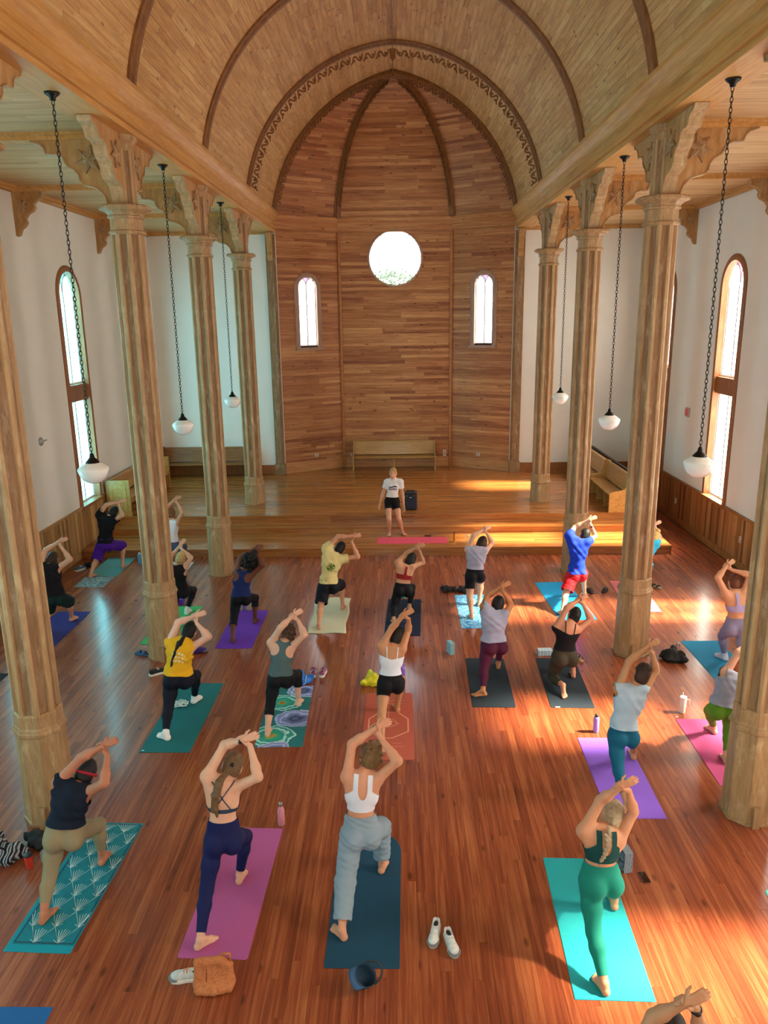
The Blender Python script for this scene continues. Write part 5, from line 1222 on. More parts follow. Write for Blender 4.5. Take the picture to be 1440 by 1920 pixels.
mat_px('blue tie-dye yoga mat beside a black jacket',(866,1178),(930,1178),(909,1116),(854,1115),tnoise('tiedye',('#0b4fa8','#2f8fd8','#9fdcf4','#1c6cc0'),14,'noise',.7,1.2),w=.60,r=.006)
mat_px('bright azure yoga mat under the person in royal blue and red',(1040,1163),(1130,1163),(1066,1092),(1000,1092),rub('azure','#148fc8'),w=.66,r=.006)
mat_px('salmon pink yoga mat behind the column near the steps',(1172,1147),(1246,1147),(1200,1090),(1143,1090),rub('salmon','#d8707c'),w=.60,r=.006)
mat_px('plain blue yoga mat under the person in lavender',(1343,1274),(1418,1274),(1345,1202),(1279,1202),rub('blue2','#1a86b4'),w=.62,r=.006)
mg=mat_px('magenta pink yoga mat with small white logo, partly behind a column',(1356,1474),(1448,1474),(1352,1349),(1270,1349),rub('magenta','#b8487c'),w=.62,r=.006)
m=MB(); m.loft([[(-.27+.016*math.cos(a),.80+.012*math.sin(a),z) for a in [k*math.pi/5 for k in range(10)]] for z in (.0062,.0066)]); m.build('logo_mark',MW,mg)
p=onz(168,1147); q=onz(105,1212); mat_rect('indigo yoga mat partly hidden behind a column',(p[0]+q[0])/2-.31,q[1],p[1],rub('indigo','#2c2a78'),.62)
mn=mat_px('pale teal yoga mat with its near end over a patterned underside by steps',(160,1083),(218,1083),(258,1043),(208,1043),rub('paleteal','#5c9c9a'),w=.62,r=.006,l=1.35)
p=onz(146,1101); mat_rect('grey mandala printed mat end beneath the pale teal mat',mn.location.x-.02,p[1],p[1]+.62,tnoise('mandala',('#2c4450','#a8c4c8','#44606c','#c8d8d8'),11,'noise',.7,1.5),.62,z0=-.0001,th=.0052)
p=onz(380,1137); q=onz(340,1170); mat_rect('light green yoga mat behind the middle column',p[0]-.31,p[1]-1.72,p[1],rub('green','#3fae62'),.62)
p=onz(364,1054); mat_rect('white yoga mat just before the steps behind the middle column',p[0]-.31,p[1]-1.3,p[1],rub('white','#c9c6cc'),.62)
p=onz(17,1263); mat_rect('dark slate yoga mat edge showing beyond a column plinth',p[0]-.31,p[1]-1.7,p[1],rub('slate','#1f2a30'),.62)
p=onz(100,1889); mat_rect('plain medium blue yoga mat with nobody on it, before the turquoise one',p[0]-.33,p[1]-1.7,p[1],rub('blue3','#1d5f9c'),.66,r=.006)
p=onz(1431,1668); mat_rect('mint green yoga mat with rounded corners near a column foot',p[0]+.31,p[1]-1.7,p[1],rub('mint','#6fc9b8'),.62,r=.05)
A=onz(707,1020,.193); B=onz(840,1020,.193); C_=onz(838,1007,.193)
o=mat_rect('coral pink yoga mat laid lengthwise on the lower step by instructor',(A[0]+B[0])/2,A[1],C_[1],rub('coral','#e0506c'),B[0]-A[0],z0=.1945,r=.01)
# ================================================================== THINGS ON THE FLOOR
def local_iso(name,prims,vx,k,mat,parent,sub=(),planes=()):
    V,Q=iso(prims,vx,k,0,sub,planes); V=smooth(V,Q,1); return mkmesh(name,V,Q,mat,parent)
def shoe(label,px,rz,upper,sole,lace,z=0,L=.27,group=None):
    c=onz(px[0],px[1],z); r=empty('sneaker',(c[0],c[1],z),rz); tag(r,label,'shoe',group); s=L/.27
    pts=[(-.034,-.13),(-.044,-.06),(-.04,0),(-.05,.06),(-.042,.11),(-.01,.137),(.02,.135),(.044,.10),(.05,.05),(.04,0),(.042,-.06),(.034,-.13),(0,-.142)]
    m=MB(); m.loft([[(x*s*.94,y*s*.97,.0) for x,y in pts],[(x*s,y*s,.012) for x,y in pts],[(x*s,y*s,.03) for x,y in pts],[(x*s*.93,y*s*.96,.036) for x,y in pts]]); o=m.build('sole',sole,r,True); bevel(o,.004)
    u=[cap((0,-.09*s,.045),(0,-.10*s,.085),.036,.032),cap((0,-.07*s,.04),(0,.07*s,.042),.036,.040),cap((0,.07*s,.04),(.004,.095*s,.038),.040,.034),cap((0,-.06*s,.08),(0,.03*s,.066),.03,.026)]
    local_iso('upper',u,.007,.02,upper,r,[ell((0,-.075*s,.115),((1,0,0),(0,1,0),(0,0,1)),(.031,.058*s,.055))],[((0,0,.028),(0,0,-1))])
    local_iso('lining',[ell((0,-.075*s,.064),((1,0,0),(0,1,0),(0,0,1)),(.03,.055,.012))],.006,.01,plain('shoe_lining','#23242a',.8),r)
    m=MB()
    for k in range(4): y=(-.005+.022*k)*s; z_=.102-.009*k; m.tube([(-.026,y,z_-.018),(-.01,y+.006,z_),(.012,y-.002,z_),(.026,y+.004,z_-.018)],.005,6)
    o=m.build('laces',lace,r,True); o['kind']='stuff'
    local_iso('toe_guard',[cap((.044*s*math.cos(a),.082*s+.05*s*math.sin(a),.034),(.044*s*math.cos(a+.3),.082*s+.05*s*math.sin(a+.3),.034),.009) for a in np.arange(-.3,3.3,.3)],.006,.01,plain('shoe_guard','#77797a',.6),r)
    return r
FW=plain('shoe_white','#cdd0cc',.6,var=.15,scale=40); FS=plain('shoe_sole_white','#dedad0',.6); FL=plain('lace_white','#e8e6e2',.7); FK=plain('shoe_black','#15151a',.6); FO=plain('lace_orange','#d98258',.7)
shoe('white running shoe of a pair, heel nearer the dark blue mat',(815,1757),math.pi-.2,FW,plain('sole_grey','#b5b3ac',.6),FL)
shoe('white running shoe of a pair, turned slightly outward beside its mate',(846,1775),math.pi+.25,FW,MATS['sole_grey'],FL)
shoe('pale grey running shoe with orange laces beside the terracotta bag',(352,1836),math.pi/2+.1,plain('shoe_pale','#bfc6c4',.6,var=.2,scale=25),FS,FO,L=.29)
shoe('black and white sneaker behind the person in yellow tank',(296,1264),-.9,FK,FS,FL)
MC=tnoise('shoe_multi',('#1a2038','#c02a50','#2a8fb0','#e0e4ea'),30)
shoe('multicoloured running shoe of a pair, nearer the bright blue bag',(588,1264),.1,MC,FS,plain('lace_dark','#20242c',.7)); shoe('multicoloured running shoe of a pair, farther from the bright blue bag',(606,1264),-.1,MC,FS,MATS['lace_dark'])
shoe('blue-grey sneaker by the pale wainscot before the steps',(151,1069),-.5,plain('shoe_slate','#3c5a74',.6),FS,FL)
shoe('dark purple sneaker beside the column near the deep teal mat',(372,1224),-1.3,plain('shoe_purple','#3a1c7a',.6),plain('sole_purple','#2a1650',.6),plain('lace_purple','#6a48b0',.7),L=.30)
def sandal(label,px,rz,sole,strap,z=0,group=None):
    c=onz(px[0],px[1],z); r=empty('sandal',(c[0],c[1],z),rz); tag(r,label,'sandal',group)
    pts=[(-.03,-.12),(-.04,-.02),(-.045,.06),(-.03,.12),(.01,.13),(.04,.10),(.046,.04),(.036,-.04),(.032,-.11),(0,-.13)]
    m=MB(); m.loft([[(x*.95,y*.97,0) for x,y in pts],[(x,y,.01) for x,y in pts],[(x,y,.03) for x,y in pts]]); m.build('sole',sole,r,True)
    for y,nm in ((.05,'toe_strap'),(-.05,'instep_strap')):
        m=MB(); rings=[]
        for k in range(9): a=math.pi*k/8; rings.append([(.044*math.cos(a),y-.022,.028+.045*math.sin(a)),(.044*math.cos(a),y+.022,.028+.040*math.sin(a)),(.048*math.cos(a),y+.022,.028+.044*math.sin(a)),(.048*math.cos(a),y-.022,.028+.049*math.sin(a))])
        m.loft(rings); m.build(nm,strap,r,True)
SB=plain('sandal_black','#18161a',.6); SBl=plain('sandal_blue','#2c5a86',.6)
sandal('black strap sandal standing nearer the azure mat',(1106,1110),.15,SB,SB); sandal('black strap sandal standing nearer the salmon mat',(1134,1109),-.5,SB,SB)
sandal('taupe sandal behind the column beside the salmon mat',(1229,1102),.7,plain('sandal_taupe','#8a7c66',.6),SB); sandal('blue sandal at the column foot near the deep teal mat',(266,1228),1.2,SBl,SBl)
sandal('black sandal at the far corner of the charcoal mat',(1085,1236),.2,plain('sole_tan','#b08a60',.6),SB)
def bottle(label,px,h,rad,body,capm,z=0,style='slim',name='water_bottle',cat='bottle'):
    c=onz(px[0],px[1],z); r=empty(name,(c[0],c[1],z)); tag(r,label,cat)
    m=MB()
    if style=='swell': m.lathe([(rad*.9,0),(rad,.008),(rad,h*.62),(rad*.85,h*.72),(rad*.5,h*.82),(rad*.45,h*.86),(0,h*.86)],(0,0,0),24)
    elif style=='cup': m.lathe([(rad*.78,0),(rad*.8,.006),(rad,h*.86),(0,h*.86)],(0,0,0),24)
    else: m.lathe([(rad*.95,0),(rad,.008),(rad,h*.78),(rad*.8,h*.84),(rad*.62,h*.86),(0,h*.86)],(0,0,0),24)
    bevel(m.build('body',body,r,True),.002); m=MB()
    if style=='cup': m.lathe([(rad*1.03,h*.85),(rad*1.03,h*.92),(rad*.9,h*.95),(0,h*.95)],(0,0,0),24)
    else: m.lathe([(rad*.55,h*.84),(rad*.6,h*.87),(rad*.58,h*.96),(rad*.4,h),(0,h)],(0,0,0),20)
    m.build('lid',capm,r,True); return r
PLB=plain('plastic_black','#1c1b20',.4)
bottle('slim pale pink metal bottle beside the rose pink mat',(528,1546),.27,.037,plain('metal_pink','#dc8f9c',.3,metal=.1,coat=.4),plain('lid_silver','#a9a2a4',.25,metal=.8),style='swell')
bottle('lilac metal bottle with dark lid beside the violet mat',(1117,1372),.25,.037,plain('metal_lilac','#9a7cc0',.35),PLB)
b_=bottle('white tumbler with handle and straw on the sunlit floor',(1279,1336),.25,.045,plain('tumbler_white','#ded8cc',.4),plain('tumbler_lid','#e8e6e0',.35),style='cup',name='tumbler',cat='tumbler')
m=MB(); m.tube([(.04,0,.19),(.085,0,.19),(.09,0,.10),(.038,0,.08)],.008,8); m.build('handle',MATS['tumbler_white'],b_,True); m=MB(); m.tube([(0,0,.22),(-.01,0,.30)],.004,8); m.build('straw',MATS['tumbler_lid'],b_)
bottle('red travel cup with black lid beside the striped bag',(56,1626),.16,.042,plain('cup_red','#b8301f',.35),PLB,style='cup',name='travel_cup',cat='cup')
b_=bottle('tall violet bottle with carry loop near the terracotta mat',(754,1279),.27,.045,plain('metal_violet','#8c5ac8',.35),plain('lid_violet','#a678d8',.4))
m=MB(); m.tube([(-.03,0,.25),(-.03,0,.30),(.03,0,.30),(.03,0,.25)],.007,8); m.build('carry_loop',MATS['lid_violet'],b_,True)
bottle('light blue bottle standing before the steps by the column',(263,1057),.26,.045,plain('metal_sky','#5a9ccc',.35),plain('lid_sky','#9cc4dc',.4))
bottle('orange bottle standing on the lower step at the coral mat end',(852,1015),.22,.034,plain('metal_orange','#d87a1c',.35),PLB,z=.193)
gl=plain('clear_jar','#e6e2d2',.08,var=.01); gl.node_tree.nodes['Principled BSDF'].inputs['Transmission Weight'].default_value=.85
bottle('clear glass jar on the lower step beside the orange bottle',(876,1018),.20,.038,gl,plain('jar_lid','#d8d6d0',.3,metal=.5),z=.193,style='cup',name='glass_jar',cat='jar')
bottle('clear bottle behind the black shoes near the blue mat',(1270,1226),.20,.032,gl,plain('lid_clear','#c8d0d4',.4))
bottle('green bottle standing at the far end of the navy mat',(757,1121),.22,.036,plain('metal_green','#2ea08a',.35),PLB)
bottle('grey-violet bottle at the far end of the purple mat',(459,1143),.22,.04,plain('metal_gv','#6a5c9c',.35),plain('lid_gv','#c8c4d4',.4))
def block(label,px,rz,dims,mat,z=0):
    c=onz(px[0],px[1],z); m=MB(); a,b,h=dims; m.box(-a/2,a/2,-b/2,b/2,0,h); o=bevel(m.build('yoga_block',mat),.008,3); o.location=(c[0],c[1],z); o.rotation_euler=(0,0,rz); return tag(o,label,'yoga block')
MBk=tnoise('foam_marble',('#2c3440','#8fa0b0','#48525e','#b4c0c8'),22,'wave',.8,6)
block('marbled grey foam block standing on end by the turquoise mat',(1171,1628),.15,(.085,.15,.225),MBk)
block('pale turquoise foam block standing alone on the open floor',(845,1225),.35,(.08,.15,.2),tnoise('foam_turq',('#6a94a0','#a9c8ce','#7aa6b2'),20,'wave',.8,3))
block('white and blue foam block lying beyond the charcoal mat',(1021,1227),.03,(.23,.12,.09),tnoise('foam_white',('#b8c8d0','#5a8ca8','#d4dcdc'),6,'wave',.8,1))
block('grey foam block beside the heaped black jacket and red cup',(88,1612),.2,(.10,.07,.10),plain('foam_grey','#6a7078',.85))
block('purple foam block at the far end of the green mat',(334,1132),.1,(.22,.15,.10),plain('foam_purple','#5a2ca0',.85))
ph=onz(1208,1646); r=empty('smartphone',(ph[0],ph[1],0),.12); tag(r,'black smartphone lying face up near the marbled block','phone')
m=MB(); pts=rrect(.078,.158,.012); m.loft([[(x,y,0) for x,y in pts],[(x,y,.008) for x,y in pts]]); m.build('case',plain('phone_case','#8a4a44',.4),r); m=MB(); pts=rrect(.07,.15,.009); m.loft([[(x,y,.0075) for x,y in pts],[(x,y,.0085) for x,y in pts]]); m.build('screen',plain('phone_glass','#0a0a0e',.08,coat=.5),r)
ph=onz(802,1005,.193); r=empty('smartphone',(ph[0],ph[1],.2012),math.pi/2); tag(r,'dark smartphone on the back edge of the coral mat','phone')
m=MB(); pts=rrect(.078,.158,.012); m.loft([[(x,y,0) for x,y in pts],[(x,y,.009) for x,y in pts]]); m.build('case',plain('phone_dark','#2a1a20',.4),r); m=MB(); pts=rrect(.07,.15,.009); m.loft([[(x,y,.0085) for x,y in pts],[(x,y,.0095) for x,y in pts]]); m.build('screen',MATS['phone_glass'],r)
# soft things -----------------------------------------------------------------------------
def lump(name,label,cat,px,sz,mat,seed,n_=16,z=0,k=.03,rad=.05,vx=.010):
    c=onz(px[0],px[1],z); rg=np.random.default_rng(seed); P=[]
    for _ in range(n_):
        q=rg.uniform(-1,1,3)*np.array([sz[0]/2-rad*.6,sz[1]/2-rad*.6,.0]); zz=rg.uniform(.2,1)*sz[2]*(1-.5*abs(q[0])/(sz[0]/2)); e=rg.normal(size=3)*np.array([.06,.06,.02])
        P.append(cap((q[0],q[1],rad*.7),(q[0]+e[0],q[1]+e[1],max(rad*.6,zz-rad*.5)),rad*rg.uniform(.6,1),rad*rg.uniform(.35,.7)))
    V,Q=iso(P,vx,k,0,(),[((0,0,.001),(0,0,-1))]); V=smooth(V,Q,1); V=V+.006*np.sin(V[:,[1,2,0]]*70+seed); V[:,2]=np.maximum(V[:,2],.001)
    o=mkmesh(name,V,Q,mat); o.location=(c[0],c[1],z); tag(o,label,cat); return o
def strap(parent,pts,r_,mat,name='strap'):
    m=MB(); m.tube(pts,r_,8); return m.build(name,mat,parent,True)
o=lump('striped_bag','black and white striped cloth bag beside the red travel cup','bag',(8,1612),(.32,.24,.30),tnoise('bag_stripes',('#14151b','#17181e','#c4c6cc','#9aa0a8','#14151b'),5,'wave',.85,4),5,18,rad=.09); strap(o,[(-.1,-.1,.2),(-.02,-.16,.30),(.08,-.1,.2)],.010,MATS['plastic_black'],'handle')
lump('jacket','black jacket heaped at the column foot beside the red cup','jacket',(76,1581),(.18,.16,.15),plain('jacket_black','#15171a',.85),8,16,rad=.06)
o=lump('hooded_jacket','crumpled black jacket beside the blue tie-dye mat','jacket',(853,1108),(.55,.26,.12),plain('jacket_black2','#140f14',.85),12,18,rad=.05)
o=lump('tote_bag','bright blue crumpled tote bag at the end of the peacock mat','bag',(566,1279),(.28,.22,.2),plain('tote_blue','#1a72d0',.6,var=.3,scale=14),21,18,rad=.06); strap(o,[(-.08,-.06,.14),(-.04,-.13,.03),(.06,-.13,.03),(.08,-.06,.14)],.006,plain('tote_trim','#c8d4e4',.6),'handle')
lump('pouch','yellow cloth pouch on the floor beyond the terracotta mat','pouch',(699,1282),(.26,.2,.18),plain('pouch_yellow','#d4c81c',.7,var=.15,scale=15),30,14,rad=.07)
lump('shoe_pile','black bag of shoes on the floor near the plain blue mat','bag',(1261,1238),(.26,.22,.22),plain('bag_black','#121214',.7),44,14,rad=.075,k=.05)
lump('small_bag','small black bag by the pale wainscot beside the blue-grey sneaker','bag',(168,1062),(.24,.2,.14),plain('bag_black2','#17181a',.8),51,12,rad=.05)
# coil of white rope on the deep teal mat
rp_=onz(338,1326); rg=random.Random(4); m=MB(); pts=[]
for k in range(64): a=k*.62; rr_=.055+.03*math.sin(k*.9)+.012*math.sin(k*2.3); pts.append((rr_*1.5*math.cos(a),rr_*.95*math.sin(a),.014+.02*(1+math.sin(k*1.7))+.0006*k))
m.tube(pts,.007,6); o=m.build('rope_coil',plain('rope_white','#d8e2dc',.8),None,True); o.location=(rp_[0],rp_[1],.0066); tag(o,'tangled coil of white cord lying on the deep teal mat','cord')
# knitted terracotta bag
kb=onz(402,1856); r=empty('knit_bag',(kb[0],kb[1],0),.12); tag(r,'terracotta knitted bag slumped against the shoe at the pink mat end','bag')
MK=tnoise('knit',('#8a4a28','#c07a4c','#a8623a'),55,'cell',.9)
P=[]; 
for x in np.linspace(-.12,.12,5):
    P.append(cap((x,.03,.04),(x*1.05,.05,.235-.05*(x/.12)**2*(x>0)),.045,.026))
    P.append(cap((x,-.05+.02*abs(x)/.12,.035),(x,.03,.05),.035,.045))
P+=[cap((-.12,.05,.235),(.06,.05,.238),.028,.028),cap((.06,.05,.238),(.12,.05,.19),.028,.028)]
local_iso('pouch',P,.009,.03,MK,r,(),[((0,0,.001),(0,0,-1))]); strap(r,[(.06,.05,.24),(.08,.06,.285),(.13,.06,.28),(.135,.055,.22)],.012,MK,'handle'); strap(r,[(-.055,-.025,.03),(-.055,.004,.12),(-.05,.03,.22)],.006,plain('knit_seam','#7a3c1c',.9),'seam')
# baseball cap lying on its side
kc=onz(684,1848); r=empty('baseball_cap',(kc[0],kc[1],0),0); tag(r,'navy baseball cap lying upside down behind the dark blue mat','cap')
MN=plain('cap_navy','#12344c',.75,var=.1)
_z=nrm((-.5,.25,-.62)); _x=V3((-.85,-.45,0)); _x=nrm(_x-_z*(_x@_z)); _y=np.cross(_z,_x)
def cm(p): q=_x*p[0]+_y*p[1]+_z*p[2]; return (q[0],q[1],q[2]+.098)
m=MB(); rings=[]
for r0,z0 in ((.002,.10),(.05,.092),(.08,.06),(.09,.02),(.092,-.02),(.086,-.02),(.083,.02),(.074,.055),(.045,.085),(.002,.092)): rings.append([cm((r0*1.1*math.cos(2*math.pi*k/24),r0*math.sin(2*math.pi*k/24),z0)) for k in range(24)])
m.loft(rings,True,False,False); m.build('crown',MN,r,True)
m=MB(); rings=[]
for k in range(13):
    a=math.radians(-62+124*k/12); t_=(.098*math.cos(a),.089*math.sin(a),-.016); b_=(.075+.10*math.cos(a*.9),.085*math.sin(a)*1.08,-.026-.02*math.sin(a)**2*-1)
    rings.append([cm(t_),cm(b_),cm((b_[0],b_[1],b_[2]+.005)),cm((t_[0],t_[1],t_[2]+.005))])
m.loft(rings); m.build('brim',plain('cap_brim','#1a4a70',.7),r,True)
m=MB(); m.tube([cm((-.10*math.cos(a)-.02,.085*math.sin(a),-.03-.055*math.cos(a))) for a in np.linspace(-1.4,1.4,16)],.009,8); m.build('back_strap',plain('cap_strap','#1a2430',.7),r,True)
PX={
'A':((79,1727),(190,1617),(122,1562),(144,1474),(161,1449),(112,1467),(162,1485),(151,1422),(195,1452),(192,1399),(208,1408)),
'B':((371,1775),(448,1652),(419,1570),(420,1460),(436,1436),(392,1457),(437,1475),(421,1397),(484,1457),(456,1387),(482,1397)),
'C':((645,1757),(715,1632),(676,1560),(682,1448),(694,1419),(651,1457),(707,1461),(660,1395),(746,1427),(705,1365),(730,1374)),
'D':((1136,1859),(1152,1700),(1124,1646),(1133,1552),(1146,1528),(1094,1559),(1159,1578),(1126,1501),(1199,1541),(1164,1475),(1185,1482)),
'E':((314,1383),(363,1315),(334,1271),(344,1199),(355,1183),(317,1207),(358,1214),(334,1167),(391,1194),(366,1155),(373,1160)),
'F':((501,1377),(558,1320),(526,1270),(533,1203),(540,1188),(512,1206),(543,1213),(526,1177),(571,1190),(549,1154),(559,1154)),
'G':((716,1388),(746,1331),(732,1280),(736,1212),(743,1195),(715,1212),(754,1217),(735,1177),(765,1191),(756,1154),(767,1158)),
'H':((909,1301),(934,1251),(925,1209),(926,1149),(933,1133),(907,1137),(947,1153),(913,1118),(958,1133),(940,1100),(952,1102)),
'I':((1055,1289),(1075,1268),(1057,1231),(1069,1167),(1076,1154),(1043,1177),(1082,1182),(1063,1140),(1108,1161),(1086,1124),(1098,1130)),
'J':((1180,1517),(1188,1420),(1167,1376),(1188,1287),(1203,1263),(1160,1291),(1207,1295),(1181,1237),(1229,1257),(1214,1212),(1231,1218)),
'K':((1396,1280),(1360,1234),(1380,1176),(1378,1110),(1377,1092),(1363,1113),(1393,1111),(1346,1083),(1397,1077),(1363,1060),(1374,1058)),
'L':((1362,1428),(1340,1372),(1357,1328),(1376,1270),(1386,1252),(1361,1261),(1400,1275),(1385,1223),(1425,1240),(1415,1205),(1425,1208)),
'M':((80,1185),(133,1162),(103,1121),(92,1060),(99,1048),(77,1062),(106,1065),(86,1031),(132,1049),(111,1016),(118,1022)),
'N':((169,1081),(229,1063),(198,1021),(203,969),(213,960),(188,966),(210,976),(199,947),(230,966),(223,941),(228,945)),
'O':((312,1085),(338,1062),(323,1024),(319,976),(320,963),(312,981),(327,980),(309,955),(342,961),(328,937),(337,939)),
'P':((325,1175),(350,1149),(336,1108),(330,1062),(339,1047),(320,1066),(339,1070),(319,1046),(358,1046),(342,1018),(347,1019)),
'Q':((436,1202),(477,1166),(452,1120),(456,1071),(470,1054),(444,1074),(470,1077),(451,1045),(492,1060),(478,1030),(486,1030)),
'R':((598,1178),(642,1141),(616,1099),(625,1038),(637,1028),(613,1029),(638,1048),(634,1006),(671,1044),(661,1006),(667,1009)),
'S':((739,1168),(767,1144),(755,1105),(762,1062),(770,1049),(746,1055),(773,1063),(762,1037),(793,1055),(782,1026),(790,1026)),
'T':((885,1158),(898,1134),(890,1079),(896,1028),(903,1018),(877,1031),(909,1034),(888,1004),(923,1018),(907,993),(912,994)),
'U':((1055,1152),(1096,1117),(1081,1077),(1086,1014),(1096,1003),(1067,1005),(1100,1017),(1077,989),(1116,1005),(1104,975),(1112,980)),
'V':((1195,1130),(1208,1100),(1205,1060),(1219,1015),(1226,1004),(1203,1017),(1229,1021),(1205,998),(1237,1009),(1226,984),(1233,983)),
}
EX={
'A':dict(rt=(103,1702),ft=(206,1595),lean=.10,zm=.0118),'B':dict(rt=(402,1757),ft=(464,1624)),'C':dict(rt=(632,1746),ft=(725,1610)),'D':dict(rt=(1121,1838)),
'E':dict(rt=(294,1376),ft=(377,1306)),'F':dict(rt=(507,1364),ft=(568,1309)),'G':dict(rt=(717,1403),ft=(739,1319),hz=.085),'H':dict(rt=(899,1303)),
'I':dict(rt=(1060,1311),hz=.09,dy=.28,kneel=1),'J':dict(rt=(1169,1522)),'K':dict(ft=(1346,1229),frontR=False,lean=.03,pz=.88),'L':dict(ft=(1333,1368),frontR=False,pz=.75),
'M':dict(ft=(146,1157),fem=False),'N':dict(rt=(177,1079),fem=False,S=1.04),'O':{},'P':dict(handup=True),'Q':{},'R':dict(fem=False,S=1.05,zm=.0145),'S':{},'T':{},'U':dict(fem=False,S=1.05),'V':{}}
F_=fabric
def TOP(style,nm,col,hem,**k): d=dict(style=style,mat=F_(nm,col),hem=hem); d.update(k); return d
def BOT(nm,col,hem,**k): d=dict(mat=F_(nm,col,.75),hem=hem); d.update(k); return d
